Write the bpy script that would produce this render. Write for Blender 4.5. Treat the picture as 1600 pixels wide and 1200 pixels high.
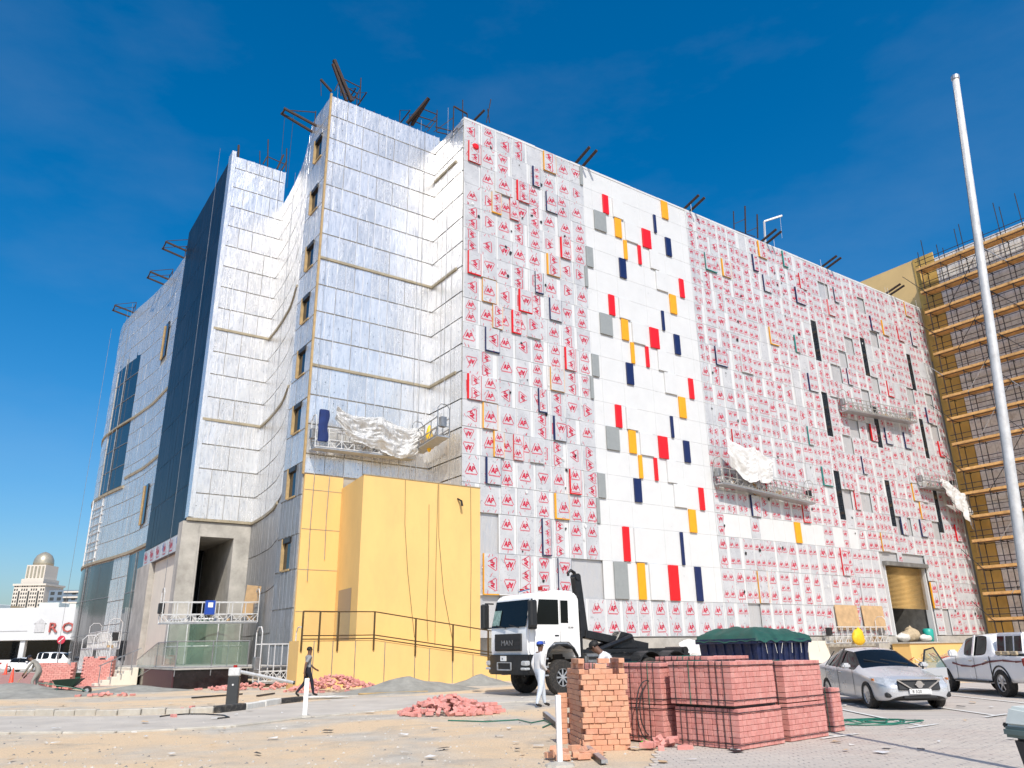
import bpy, bmesh, math, random
from mathutils import Vector, Matrix, Euler, noise as mnoise
sc = bpy.context.scene
for o in list(bpy.data.objects): bpy.data.objects.remove(o)
rnd = random.Random(11)
PI = math.pi
rad = math.radians
# ------------------------------------------------------------------ camera
EYE = 1.55
FPX = 1205.0                                # focal length in pixels of a 1600 px wide picture
PITCH = math.atan(414/1205.0); ROLL = rad(.88)
_F = Vector((0, math.cos(PITCH), math.sin(PITCH))); _R0 = Vector((1, 0, 0)); _U0 = Vector((0, -math.sin(PITCH), math.cos(PITCH)))
_U = math.cos(ROLL)*_U0 + math.sin(ROLL)*_R0
_R = math.cos(ROLL)*_R0 - math.sin(ROLL)*_U0
CAMP = Vector((0, 0, EYE))
cd = bpy.data.cameras.new('camera'); cam = bpy.data.objects.new('camera', cd); sc.collection.objects.link(cam)
cd.sensor_width = 36; cd.lens = 36*FPX/1600; cd.clip_end = 5000; cd.clip_start = .1
Bk = -_F
cam.matrix_world = Matrix(((_R.x, _U.x, Bk.x, 0), (_R.y, _U.y, Bk.y, 0), (_R.z, _U.z, Bk.z, EYE), (0, 0, 0, 1)))
sc.camera = cam
# building frame: u along the long facade, v away from the camera
AZ = rad(55.2); FR = PI/2 - AZ
UU = Vector((math.sin(AZ), math.cos(AZ), 0)); VV = Vector((-math.cos(AZ), math.sin(AZ), 0))
# ------------------------------------------------------------------ sun and sky
SUN_EL = rad(47); a_ = rad(25)
SH = (-VV)*math.cos(a_) + (-UU)*math.sin(a_)
SUND = Vector((SH.x*math.cos(SUN_EL), SH.y*math.cos(SUN_EL), math.sin(SUN_EL)))
sl = bpy.data.lights.new('sun', 'SUN'); sl.energy = 4.4; sl.angle = rad(.5); sl.color = (1, .94, .84)
so = bpy.data.objects.new('sun', sl); sc.collection.objects.link(so); so.location = (0, -20, 60)
so.rotation_euler = (-SUND).to_track_quat('-Z', 'Y').to_euler()
w = bpy.data.worlds.new('World'); sc.world = w; w.use_nodes = True
nt = w.node_tree; nt.nodes.clear()
wo = nt.nodes.new('ShaderNodeOutputWorld'); bg = nt.nodes.new('ShaderNodeBackground'); sk = nt.nodes.new('ShaderNodeTexSky')
sk.sky_type = 'NISHITA'; sk.sun_disc = False; sk.sun_elevation = SUN_EL; sk.sun_rotation = math.atan2(SUND.x, SUND.y)
sk.altitude = 0; sk.air_density = 1.0; sk.dust_density = 2.2; sk.ozone_density = 4.0
hs = nt.nodes.new('ShaderNodeHueSaturation'); hs.inputs['Saturation'].default_value = 1.45; hs.inputs['Value'].default_value = 1.6; hs.inputs['Hue'].default_value = .496
nt.links.new(sk.outputs[0], hs.inputs['Color'])
tc_ = nt.nodes.new('ShaderNodeTexCoord'); mp_ = nt.nodes.new('ShaderNodeMapping'); mp_.inputs['Scale'].default_value = (1.2, 1.2, 3.2); mp_.inputs['Rotation'].default_value = (.5, .35, 0)
cn_ = nt.nodes.new('ShaderNodeTexNoise'); cn_.inputs['Scale'].default_value = 1.7; cn_.inputs['Detail'].default_value = 7; cn_.inputs['Roughness'].default_value = .58
cr_ = nt.nodes.new('ShaderNodeValToRGB'); cr_.color_ramp.elements[0].position = .47; cr_.color_ramp.elements[0].color = (0,0,0,1); cr_.color_ramp.elements[1].position = .85; cr_.color_ramp.elements[1].color = (.11,.11,.11,1)
mx_ = nt.nodes.new('ShaderNodeMix'); mx_.data_type = 'RGBA'; mx_.inputs[7].default_value = (5.5, 6.3, 7.2, 1)      # thin high veil of cloud
nt.links.new(tc_.outputs['Generated'], mp_.inputs[0]); nt.links.new(mp_.outputs[0], cn_.inputs['Vector']); nt.links.new(cn_.outputs[0], cr_.inputs[0]); nt.links.new(cr_.outputs[0], mx_.inputs[0])
nt.links.new(hs.outputs[0], mx_.inputs[6]); nt.links.new(mx_.outputs[2], bg.inputs[0]); nt.links.new(bg.outputs[0], wo.inputs[0])
bg.inputs[1].default_value = .1
sc.view_settings.view_transform = 'Standard'; sc.view_settings.look = 'None'; sc.view_settings.exposure = 0.0; sc.view_settings.gamma = 1
try:
    sc.cycles.max_bounces = 7; sc.cycles.diffuse_bounces = 3; sc.cycles.glossy_bounces = 4; sc.cycles.transmission_bounces = 6; sc.cycles.transparent_max_bounces = 8
except Exception: pass

# ------------------------------------------------------------------ where a pixel of the photo meets a real plane
def ray(x, y): return _F*FPX + _R*(x-800) - _U*(y-600)
def gnd(x, y, z=0.0):
    d = ray(x, y); return CAMP + d*((z-EYE)/d.z)
def onv(x, y, c):
    d = ray(x, y); p = CAMP + d*((c - CAMP.dot(VV))/d.dot(VV)); return p.dot(UU), p.z
def onu(x, y, c):
    d = ray(x, y); p = CAMP + d*((c - CAMP.dot(UU))/d.dot(UU)); return p.dot(VV), p.z
def onY(x, y, Y):
    d = ray(x, y); return CAMP + d*(Y/d.y)
def uv2w(u, v, z=0): return UU*u + VV*v + Vector((0, 0, z))
def w2uv(p): return Vector((p.dot(UU), p.dot(VV), p.z))

# ------------------------------------------------------------------ mesh helpers
COL = sc.collection
class MB:
    def __init__(s): s.v = []; s.f = []; s.m = []
    def add(s, vs, fs, m=0, T=None):
        b = len(s.v)
        s.v += [tuple(T @ Vector(p)) for p in vs] if T is not None else [tuple(p) for p in vs]
        s.f += [tuple(b+i for i in f) for f in fs]
        s.m += [m]*len(fs) if isinstance(m, int) else list(m)
        return s
    def box(s, x0, x1, y0, y1, z0, z1, m=0, T=None):
        vs = [(x0,y0,z0),(x1,y0,z0),(x1,y1,z0),(x0,y1,z0),(x0,y0,z1),(x1,y0,z1),(x1,y1,z1),(x0,y1,z1)]
        return s.add(vs, [(3,2,1,0),(4,5,6,7),(0,1,5,4),(1,2,6,5),(2,3,7,6),(3,0,4,7)], m, T)
    def bbox(s, x0, x1, y0, y1, z0, z1, c=.01, m=0, T=None):
        # box with chamfered edges
        c = min(c, (x1-x0)*.45, (y1-y0)*.45, (z1-z0)*.45)
        bm = bmesh.new(); bmesh.ops.create_cube(bm, size=1)
        for q in bm.verts: q.co = Vector(((x0+x1)/2+q.co.x*(x1-x0), (y0+y1)/2+q.co.y*(y1-y0), (z0+z1)/2+q.co.z*(z1-z0)))
        bmesh.ops.bevel(bm, geom=bm.edges[:], offset=c, segments=1, affect='EDGES')
        bm.verts.index_update()
        s.add([q.co[:] for q in bm.verts], [tuple(q.index for q in f.verts) for f in bm.faces], m, T); bm.free(); return s
    def bar(s, p, q, w=.05, h=None, m=0, up=(0,0,1)):
        # rectangular bar from p to q
        p = Vector(p); q = Vector(q); h = w if h is None else h
        d = (q-p); L = d.length
        if L < 1e-6: return s
        d /= L; up = Vector(up)
        if abs(d.dot(up)) > .99: up = Vector((1,0,0)) if abs(d.x) < .9 else Vector((0,1,0))
        a = d.cross(up).normalized(); b = a.cross(d)
        vs = []
        for e in (p, q):
            for i, j in ((-1,-1),(1,-1),(1,1),(-1,1)): vs.append(e + a*(i*w/2) + b*(j*h/2))
        return s.add(vs, [(3,2,1,0),(4,5,6,7),(0,1,5,4),(1,2,6,5),(2,3,7,6),(3,0,4,7)], m)
    def tube(s, pts, r=.02, n=6, m=0, r1=None, cap=True, closed=False):
        pts = [Vector(p) for p in pts]; k = len(pts); rings = []
        ref = None
        for i, p in enumerate(pts):
            if closed: d = (pts[(i+1) % k]-pts[i-1]).normalized()
            else:
                d = (pts[min(i+1,k-1)]-pts[max(i-1,0)])
                d = d.normalized() if d.length > 1e-9 else Vector((0,0,1))
            if ref is None:
                ref = Vector((0,0,1)) if abs(d.z) < .9 else Vector((1,0,0))
            a = d.cross(ref)
            if a.length < 1e-4: a = d.cross(Vector((0,1,0)))
            a.normalize(); b = a.cross(d); ref = b
            rr = r if r1 is None else r + (r1-r)*i/max(k-1,1)
            rings.append([p + a*(rr*math.cos(2*PI*j/n)) + b*(rr*math.sin(2*PI*j/n)) for j in range(n)])
        vs = [q for g in rings for q in g]; fs = []
        kk = k if closed else k-1
        for i in range(kk):
            i2 = (i+1) % k
            for j in range(n): fs.append((i*n+j, i*n+(j+1) % n, i2*n+(j+1) % n, i2*n+j))
        if cap and not closed: fs += [tuple(range(n-1,-1,-1)), tuple((k-1)*n+j for j in range(n))]
        return s.add(vs, fs, m)
    def cyl(s, c, r, h, n=16, m=0, axis='z', r1=None):
        c = Vector(c); a = {'x': Vector((1,0,0)), 'y': Vector((0,1,0)), 'z': Vector((0,0,1))}[axis]
        return s.tube([c-a*h/2, c+a*h/2], r, n, m, r1)
    def lathe(s, prof, n=16, m=0, T=None, axis='z', closed=True):
        # prof: list of (r, h)
        vs = []; fs = []; k = len(prof)
        for r, h in prof:
            for j in range(n):
                a = 2*PI*j/n; x, y = r*math.cos(a), r*math.sin(a)
                vs.append((x,y,h) if axis == 'z' else ((x,h,y) if axis == 'y' else (h,x,y)))
        for i in range(k-1):
            for j in range(n): fs.append((i*n+j, i*n+(j+1)%n, (i+1)*n+(j+1)%n, (i+1)*n+j))
        if closed: fs += [tuple(range(n-1,-1,-1)), tuple((k-1)*n+j for j in range(n))]
        return s.add(vs, fs, m, T)
    def prism(s, poly, z0, z1, m=0, T=None):
        n = len(poly)
        vs = [(p[0],p[1],z0) for p in poly] + [(p[0],p[1],z1) for p in poly]
        fs = [tuple(range(n-1,-1,-1)), tuple(range(n,2*n))] + [(i,(i+1)%n,n+(i+1)%n,n+i) for i in range(n)]
        return s.add(vs, fs, m, T)
    def prismy(s, poly, y0, y1, m=0, T=None):
        # polygon in (x, z), extruded along y
        n = len(poly)
        vs = [(p[0],y0,p[1]) for p in poly] + [(p[0],y1,p[1]) for p in poly]
        fs = [tuple(range(n)), tuple(range(2*n-1,n-1,-1))] + [(i,n+i,n+(i+1)%n,(i+1)%n) for i in range(n)]
        return s.add(vs, fs, m, T)
    def quad(s, a, b, c, d, m=0): return s.add([a,b,c,d], [(0,1,2,3)], m)
    def grid(s, fn, nu, nv, m=0):
        vs = [fn(i/nu, j/nv) for j in range(nv+1) for i in range(nu+1)]
        fs = [(j*(nu+1)+i, j*(nu+1)+i+1, (j+1)*(nu+1)+i+1, (j+1)*(nu+1)+i) for j in range(nv) for i in range(nu)]
        return s.add(vs, fs, m)
    def mesh(s, name, mats, smooth=False):
        me = bpy.data.meshes.new(name); me.from_pydata(s.v, [], s.f)
        for q in (mats if isinstance(mats, (list,tuple)) else [mats]): me.materials.append(q)
        me.polygons.foreach_set('material_index', s.m)
        if smooth: me.polygons.foreach_set('use_smooth', [True]*len(me.polygons))
        me.update(); return me
    def build(s, name, mats, parent=None, loc=(0,0,0), rot=(0,0,0), smooth=False, fixn=False, autosmooth=None):
        me = s.mesh(name, mats, smooth)
        if fixn:
            bm = bmesh.new(); bm.from_mesh(me); bmesh.ops.recalc_face_normals(bm, faces=bm.faces[:]); bm.to_mesh(me); bm.free()
        if autosmooth is not None:
            bm = bmesh.new(); bm.from_mesh(me); bmesh.ops.remove_doubles(bm, verts=bm.verts[:], dist=1e-5)
            for e in bm.edges:
                e.smooth = not (len(e.link_faces) == 2 and e.calc_face_angle(0) > autosmooth)
            for f in bm.faces: f.smooth = True
            bm.to_mesh(me); bm.free()
        return place(name, me, parent, loc, rot)
def place(name, me, parent=None, loc=(0,0,0), rot=(0,0,0), label=None):
    o = bpy.data.objects.new(name, me); COL.objects.link(o)
    o.location = loc; o.rotation_euler = rot
    if parent is not None: o.parent = parent
    if label: o['label'] = label
    return o
def tag(o, label, cat, group=None, kind=None):
    o['label'] = label; o['category'] = cat
    if group: o['group'] = group
    if kind: o['kind'] = kind
    return o
def thing(name, label, cat, loc=(0,0,0), rz=0.0, group=None):
    o = bpy.data.objects.new(name, None); COL.objects.link(o); o.empty_display_size = .3
    o.location = loc; o.rotation_euler = (0,0,rz); return tag(o, label, cat, group)
def struct(o): o['kind'] = 'structure'; return o
def kids(o): return [c for c in bpy.data.objects if c.parent == o]
def dup(root, loc, rz, label=None, rot=None):
    r = root.copy(); COL.objects.link(r); r.location = loc; r.rotation_euler = rot if rot else (0,0,rz)
    if label: r['label'] = label
    for ch in root.children:
        c = ch.copy(); COL.objects.link(c); c.parent = r
        for g in ch.children:
            d = g.copy(); COL.objects.link(d); d.parent = c
    return r

# ------------------------------------------------------------------ materials
MATS = {}
def newmat(name):
    m = bpy.data.materials.new(name); m.use_nodes = True; MATS[name] = m
    n = m.node_tree.nodes; return m, m.node_tree, n['Principled BSDF']
def N(nt, typ, **kw):
    n = nt.nodes.new(typ)
    for k, v in kw.items(): setattr(n, k, v)
    return n
def setin(n, **kw):
    for k, v in kw.items(): n.inputs[k.replace('_', ' ')].default_value = v
def mixc(nt, fac, a, b, blend='MIX'):
    n = N(nt, 'ShaderNodeMix', data_type='RGBA', blend_type=blend)
    for i, x in ((0, fac), (6, a), (7, b)):
        if hasattr(x, 'is_linked') or hasattr(x, 'links'): nt.links.new(x, n.inputs[i])
        else: n.inputs[i].default_value = x if i == 0 else (tuple(x)+(1,) if len(x) == 3 else x)
    return n.outputs[2]
def ramp(nt, src, stops):
    n = N(nt, 'ShaderNodeValToRGB'); e = n.color_ramp.elements
    while len(e) < len(stops): e.new(.5)
    for q, (p, c) in zip(e, stops):
        q.position = p; q.color = (c, c, c, 1) if isinstance(c, (int, float)) else tuple(c)+(1,)
    nt.links.new(src, n.inputs[0]); return n.outputs[0]
def noise(nt, vec, scale, detail=4, rough=.6, dist=0):
    n = N(nt, 'ShaderNodeTexNoise'); setin(n, Scale=scale, Detail=detail, Roughness=rough, Distortion=dist)
    if vec is not None: nt.links.new(vec, n.inputs['Vector'])
    return n.outputs[0]
def coords(nt, world=False, scale=(1,1,1)):
    if world: o = N(nt, 'ShaderNodeNewGeometry').outputs['Position']
    else: o = N(nt, 'ShaderNodeTexCoord').outputs['Object']
    if scale != (1,1,1):
        mp = N(nt, 'ShaderNodeMapping'); mp.inputs['Scale'].default_value = scale; nt.links.new(o, mp.inputs[0]); o = mp.outputs[0]
    return o
def bump(nt, b, h, strength=.3, dist=.02):
    n = N(nt, 'ShaderNodeBump'); setin(n, Strength=strength, Distance=dist); nt.links.new(h, n.inputs['Height']); nt.links.new(n.outputs[0], b.inputs['Normal'])
def objrand(nt): return N(nt, 'ShaderNodeObjectInfo').outputs['Random']
def M(name, col, rough=.6, metal=0.0, var=.12, scale=3.0, bumps=0.0, bscale=30.0, rv=.1, dirt=0.0, dirtcol=(.25,.2,.14), world=True, orand=0.0, coat=0.0, stretch=(1,1,1)):
    m, t, b = newmat(name)
    vec = coords(t, world, stretch); n1 = noise(t, vec, scale, 5, .65)
    lo = tuple(max(0, c*(1-var*1.3)) for c in col); hi = tuple(min(1, c*(1+var)) for c in col)
    c = mixc(t, ramp(t, n1, ((.3, 0), (.7, 1))), lo, hi)
    if orand:
        c = mixc(t, ramp(t, objrand(t), ((0, 0), (1, orand))), c, tuple(x*.55 for x in col))
    if dirt:
        n2 = noise(t, vec, scale*2.3, 8, .75); c = mixc(t, ramp(t, n2, ((.48, 0), (.72, dirt))), c, dirtcol)
    t.links.new(c, b.inputs['Base Color'])
    r = ramp(t, n1, ((.25, max(0, rough-rv)), (.75, min(1, rough+rv)))); t.links.new(r, b.inputs['Roughness'])
    b.inputs['Metallic'].default_value = metal
    if coat: setin(b, Coat_Weight=coat, Coat_Roughness=.06)
    if bumps: bump(t, b, noise(t, vec, bscale, 6, .7), bumps, .02)
    return m
def mk_foil(name, base=(.88,.87,.85), r0=.14, r1=.27, wr=.27, met=.6):
    m, t, b = newmat(name)
    v = coords(t, True); vs = coords(t, True, (2.6,2.6,.5))
    n1 = noise(t, vs, 2.2, 6, .7, .6); n2 = noise(t, v, 14, 5, .7, .4)
    base_ = mixc(t, ramp(t, objrand(t), ((.25, 0), (1, .8))), base, tuple(x*.78 for x in base))
    t.links.new(mixc(t, ramp(t, n1, ((.36, .6), (.5, 0))), mixc(t, ramp(t, n2, ((.45, 0), (.8, .6))), base_, (.5,.5,.5)), (.52,.54,.57)), b.inputs['Base Color'])
    b.inputs['Metallic'].default_value = met
    rr = N(t, 'ShaderNodeMath', operation='ADD'); t.links.new(ramp(t, n1, ((.3, r0), (.7, r1))), rr.inputs[0])
    mm = N(t, 'ShaderNodeMath', operation='MULTIPLY'); t.links.new(objrand(t), mm.inputs[0]); mm.inputs[1].default_value = .06; t.links.new(mm.outputs[0], rr.inputs[1])
    t.links.new(rr.outputs[0], b.inputs['Roughness'])
    a = N(t, 'ShaderNodeMath', operation='ADD'); t.links.new(n1, a.inputs[0])
    k = N(t, 'ShaderNodeMath', operation='MULTIPLY'); t.links.new(n2, k.inputs[0]); k.inputs[1].default_value = .25; t.links.new(k.outputs[0], a.inputs[1])
    bump(t, b, a.outputs[0], wr, .12)
    return m
foil = mk_foil('foil_facing')
foil_old = mk_foil('weathered_foil_facing', (.36,.36,.36), .3, .55, .5)
foil_tape = mk_foil('foil_tape', (.9,.9,.9), .3, .45, .2)
def mk_film():
    m, t, b = newmat('protective_film')
    v = coords(t, True); n1 = noise(t, v, 1.1, 4, .6); n2 = noise(t, v, 3.6, 4, .65, 1.6)
    c = mixc(t, ramp(t, n1, ((.35, 0), (.65, 1))), (.42,.435,.46), (.53,.545,.565))
    c = mixc(t, ramp(t, objrand(t), ((0, 0), (1, .3))), c, (.62,.62,.63))
    c = mixc(t, ramp(t, n2, ((.60, 0), (.645, .7))), c, (.25,.25,.28))
    t.links.new(c, b.inputs['Base Color']); setin(b, Roughness=.38)
    bump(t, b, noise(t, v, 3.0, 4, .6, .5), .25, .03)
    return m
film = mk_film()
printred = M('red_print', (.55,.015,.055), .5, var=.25, scale=6)
pwhite = M('white_panel_coating', (.645,.655,.655), .35, var=.03, scale=.8, dirt=.10, dirtcol=(.5,.47,.42))
pred = M('red_panel_coating', (.72,.008,.012), .35, var=.05)
pyel = M('yellow_panel_coating', (.80,.36,.008), .35, var=.05)
pnav = M('navy_panel_coating', (.008,.017,.085), .35, var=.08)
pgry = M('grey_panel_coating', (.28,.30,.30), .4, var=.05)
ptea = M('teal_panel_coating', (.01,.22,.2), .4, var=.05)
porg = M('orange_panel_coating', (.8,.33,.06), .4, var=.05)
concrete = M('concrete', (.43,.41,.37), .85, var=.22, scale=.7, bumps=.35, bscale=9, dirt=.35, dirtcol=(.2,.18,.15))
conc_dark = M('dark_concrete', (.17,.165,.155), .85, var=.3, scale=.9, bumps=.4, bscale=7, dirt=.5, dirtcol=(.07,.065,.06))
beige_trim = M('beige_sealant_trim', (.33,.285,.20), .7, var=.2, scale=2, dirt=.4)
render_yel = M('yellow_render', (.76,.50,.185), .8, var=.05, scale=.5, bumps=.12, bscale=40, dirt=.22, dirtcol=(.52,.34,.16), stretch=(1,1,.45))
render_och = M('ochre_render', (.62,.40,.11), .85, var=.15, scale=.6, bumps=.1, bscale=20, dirt=.2)
cream = M('cream_render', (.72,.66,.55), .8, var=.05, scale=.6)
def mk_black():
    m, t, b = newmat('black_glazed_panel')
    v = coords(t, True); n = noise(t, v, .5, 4, .6)
    t.links.new(mixc(t, ramp(t, n, ((.3, 0), (.7, 1))), (.008,.011,.016), (.018,.022,.03)), b.inputs['Base Color'])
    setin(b, Roughness=.34); b.inputs['Specular IOR Level'].default_value = .12; bump(t, b, noise(t, v, 1.6, 2, .5), .06, .05); return m
blackp = mk_black()
def mk_glass(name, col, rough=.04, alpha=1.0, spec=.55):
    m, t, b = newmat(name)
    t.links.new(mixc(t, ramp(t, noise(t, coords(t, True), .8, 3), ((.3, 0), (.7, 1))), tuple(c*.7 for c in col), col), b.inputs['Base Color'])
    setin(b, Roughness=rough, IOR=1.5); b.inputs['Specular IOR Level'].default_value = spec
    if alpha < 1: b.inputs['Alpha'].default_value = alpha
    return m
dglass = mk_glass('dark_window_glass', (.012,.02,.03))
carglass = mk_glass('car_glass', (.008,.010,.011), .03, spec=.22)
greenglass = mk_glass('green_clear_glass', (.17,.27,.2), .05, alpha=.5)
steel = M('grey_steel', (.34,.34,.34), .45, .8, var=.2, scale=4)
alu = M('white_aluminium', (.66,.66,.65), .45, .2, var=.12, scale=5, dirt=.3)
galv = M('galvanised_steel', (.5,.51,.52), .45, .7, var=.15, scale=6)
rust = M('rusty_dark_steel', (.055,.035,.028), .75, .3, var=.4, scale=8)
scaffm = M('dark_scaffold_tube', (.045,.045,.05), .55, .5, var=.3, scale=6)
timber = M('scaffold_timber', (.74,.43,.16), .8, var=.25, scale=2.5, bumps=.3, bscale=25, orand=.35)
timber_pale = M('pale_timber', (.44,.31,.15), .8, var=.2, scale=3, bumps=.2)
ply = M('plywood', (.52,.35,.19), .75, var=.15, scale=2, dirt=.15)
blackm = M('black_paint', (.012,.012,.013), .4, var=.3, scale=5, dirt=.25, dirtcol=(.07,.06,.05))
rubber = M('tyre_rubber', (.018,.017,.016), .85, var=.3, scale=7, dirt=.5, dirtcol=(.16,.13,.10))
blackpl = M('black_plastic', (.016,.017,.018), .5, var=.2, scale=6)
greypl = M('grey_plastic', (.58,.62,.58), .5, var=.08, scale=6)
whitep = M('white_vehicle_paint', (.82,.82,.81), .25, var=.03, scale=.8, coat=.6, dirt=.12, dirtcol=(.45,.4,.33))
silverp = M('silver_vehicle_paint', (.56,.57,.58), .3, .3, var=.02, scale=.5, coat=.8)
chrome = M('chrome', (.7,.7,.7), .12, 1, var=.05)
lampg = M('headlamp_lens', (.55,.57,.58), .08, .3, var=.2, scale=14)
lampr = M('red_lamp_lens', (.35,.01,.01), .15, var=.2)
lampo = M('orange_lamp_lens', (.7,.2,.02), .2, var=.1)
platem = M('number_plate', (.72,.72,.7), .4, var=.04)
maroon = M('maroon_decal', (.14,.01,.02), .35, var=.3)
ink = M('black_ink', (.02,.02,.02), .6)
inkblue = M('blue_ink', (.03,.08,.3), .6)
bluepl = M('blue_plastic', (.02,.07,.38), .4, var=.1)
yelpl = M('yellow_plastic', (.78,.48,.01), .5, var=.15, scale=6)
redpl = M('red_plastic', (.65,.02,.015), .45, var=.1)
orangepl = M('orange_cone_plastic', (.78,.07,.03), .5, var=.12)
greenpl = M('green_hose', (.01,.14,.09), .45, var=.2)
brightgreen = M('bright_green_plastic', (.06,.55,.03), .45, var=.1)
tealpl = M('teal_plastic', (.02,.36,.30), .45, var=.1)
skipblue = M('dark_blue_skip_paint', (.010,.020,.075), .5, .2, var=.3, scale=2, dirt=.35, dirtcol=(.12,.11,.11))
tarpgreen = M('green_tarpaulin', (.012,.075,.058), .6, var=.2, scale=2, bumps=.3, bscale=5)
tarpwhite = M('white_tarpaulin', (.68,.68,.67), .6, var=.1, scale=2, bumps=.4, bscale=4, dirt=.2)
tarpfoil = mk_foil('crumpled_foil_sheet', (.62,.62,.61), .25, .45, .9, .5)
stone = M('black_marble', (.014,.010,.011), .18, var=.5, scale=3)
stonem = M('maroon_granite', (.07,.022,.025), .55, var=.4, scale=20)
skin = M('skin', (.13,.065,.04), .6, var=.08, world=False)
hair = M('black_hair', (.008,.007,.006), .7)
clothw = M('white_cotton', (.66,.66,.66), .85, var=.06, world=False, bumps=.3, bscale=12)
clothw2 = M('pale_blue_cotton', (.55,.60,.66), .85, var=.08, world=False, bumps=.3, bscale=12)
clothg = M('grey_tshirt', (.26,.26,.26), .9, var=.1, world=False, bumps=.3, bscale=12)
clothd = M('dark_trousers', (.012,.014,.025), .9, var=.2, world=False, bumps=.3, bscale=12)
cloths = M('stone_workwear', (.30,.285,.25), .9, var=.12, world=False, bumps=.3, bscale=12)
clothb = M('blue_workwear', (.012,.03,.13), .9, var=.15, world=False)
shoe = M('dark_shoe', (.02,.018,.016), .6)
bagm = M('sacking', (.45,.36,.24), .9, var=.25, scale=5, bumps=.4, bscale=12)
bagw = M('white_sack', (.62,.6,.56), .85, var=.12, scale=5, bumps=.4, bscale=8)
yelbag = M('yellow_bag', (.78,.5,.02), .6, var=.15, scale=6, bumps=.4, bscale=9)
def mk_brick(name, a, b_, c_):
    m, t, b = newmat(name)
    r = objrand(t); v = coords(t, True)
    c = mixc(t, r, a, b_); c = mixc(t, ramp(t, noise(t, v, 6, 6, .75), ((.45, 0), (.75, .6))), c, c_)
    c = mixc(t, ramp(t, noise(t, v, 60, 3, .7), ((.5, 0), (.75, .35))), c, tuple(x*.5 for x in a))
    t.links.new(c, b.inputs['Base Color']); setin(b, Roughness=.9); bump(t, b, noise(t, v, 90, 5, .75), .4, .006); return m
brick_pink = mk_brick('pink_paver', (.66,.285,.245), (.55,.215,.185), (.68,.42,.36))
brick_or = mk_brick('orange_paver', (.64,.33,.20), (.56,.265,.17), (.68,.45,.31))
brick_wood = M('white_lumber', (.6,.56,.48), .8, var=.1)
def mk_ground():
    m, t, b = newmat('sandy_site_ground')
    v = coords(t, True); n1 = noise(t, v, .22, 6, .62, .4); n2 = noise(t, v, 1.4, 8, .72); n3 = noise(t, v, 24, 6, .8); n4 = noise(t, v, .55, 5, .7, .6)
    c = mixc(t, ramp(t, n2, ((.35, 0), (.68, 1))), (.40,.365,.31), (.60,.545,.455))
    c = mixc(t, ramp(t, n1, ((.42, 0), (.57, .85))), c, (.70,.51,.31))
    c = mixc(t, ramp(t, n4, ((.55, 0), (.72, .6))), c, (.30,.285,.25))
    c = mixc(t, ramp(t, n3, ((.5, 0), (.7, .6))), c, (.2,.17,.135))
    t.links.new(c, b.inputs['Base Color']); setin(b, Roughness=.95)
    a = N(t, 'ShaderNodeMath', operation='ADD'); t.links.new(n3, a.inputs[0]); t.links.new(n2, a.inputs[1]); bump(t, b, a.outputs[0], .55, .04); return m
ground_m = mk_ground()
lane_m = M('dusty_asphalt', (.48,.44,.385), .92, var=.14, scale=.8, bumps=.35, bscale=45, dirt=.3, dirtcol=(.50,.42,.31))
def mk_pave():
    m, t, b = newmat('dusty_grey_paver')
    r = objrand(t); v = coords(t, True); vs = coords(t, True, (.25,1.2,1))
    c = mixc(t, r, (.37,.33,.29), (.44,.395,.35)); c = mixc(t, ramp(t, noise(t, vs, 1.3, 7, .75), ((.38, 0), (.66, .8))), c, (.56,.50,.43))
    c = mixc(t, ramp(t, noise(t, v, .5, 4, .6), ((.5, 0), (.7, .5))), c, (.42,.33,.285))
    c = mixc(t, ramp(t, noise(t, v, 40, 4, .7), ((.5, 0), (.75, .3))), c, (.22,.2,.18))
    t.links.new(c, b.inputs['Base Color']); setin(b, Roughness=.92); bump(t, b, noise(t, v, 60, 5, .75), .35, .01); return m
pave_m = mk_pave()
kerb_m = M('kerb_concrete', (.45,.42,.36), .9, var=.15, scale=3, bumps=.3, bscale=25, dirt=.4, dirtcol=(.42,.33,.22))
kerb_w = M('white_kerb_paint', (.66,.65,.6), .8, var=.1, scale=4, dirt=.4, dirtcol=(.35,.3,.24))
kerb_b = M('black_kerb_paint', (.03,.03,.03), .8, var=.2, scale=4, dirt=.5, dirtcol=(.25,.22,.18))
linep = M('white_road_paint', (.68,.67,.63), .8, var=.08, scale=5, dirt=.5, dirtcol=(.4,.37,.33))
sand_grey = M('grey_sand', (.27,.265,.235), .95, var=.2, scale=2, bumps=.6, bscale=14)
sand_or = M('orange_sand', (.52,.37,.22), .95, var=.15, scale=2, bumps=.5, bscale=14)
pinkpave = M('pink_paving', (.40,.20,.175), .9, var=.2, scale=2, dirt=.4, dirtcol=(.4,.34,.28))
farwall = M('showroom_white', (.62,.63,.64), .5, var=.04, scale=.3)
signred = M('sign_red', (.42,.09,.075), .5)
tower_w = M('pale_tower_render', (.62,.57,.50), .8, var=.04, scale=.05)
tower_y = M('sand_tower_render', (.58,.45,.27), .8, var=.05, scale=.05)
tower_b = M('blue_grey_cladding', (.16,.21,.27), .4, var=.1, scale=.05)
farglass = mk_glass('far_window_glass', (.05,.055,.06), .15)
goldm = M('gold_dome', (.42,.38,.29), .35, .4, var=.1, scale=.2)
# ================================================================== ground
g = MB(); g.grid(lambda a, b: ((a-.5)*1600, -60+b*1660, 0), 24, 24)
struct(g.build('ground', ground_m))
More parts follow.
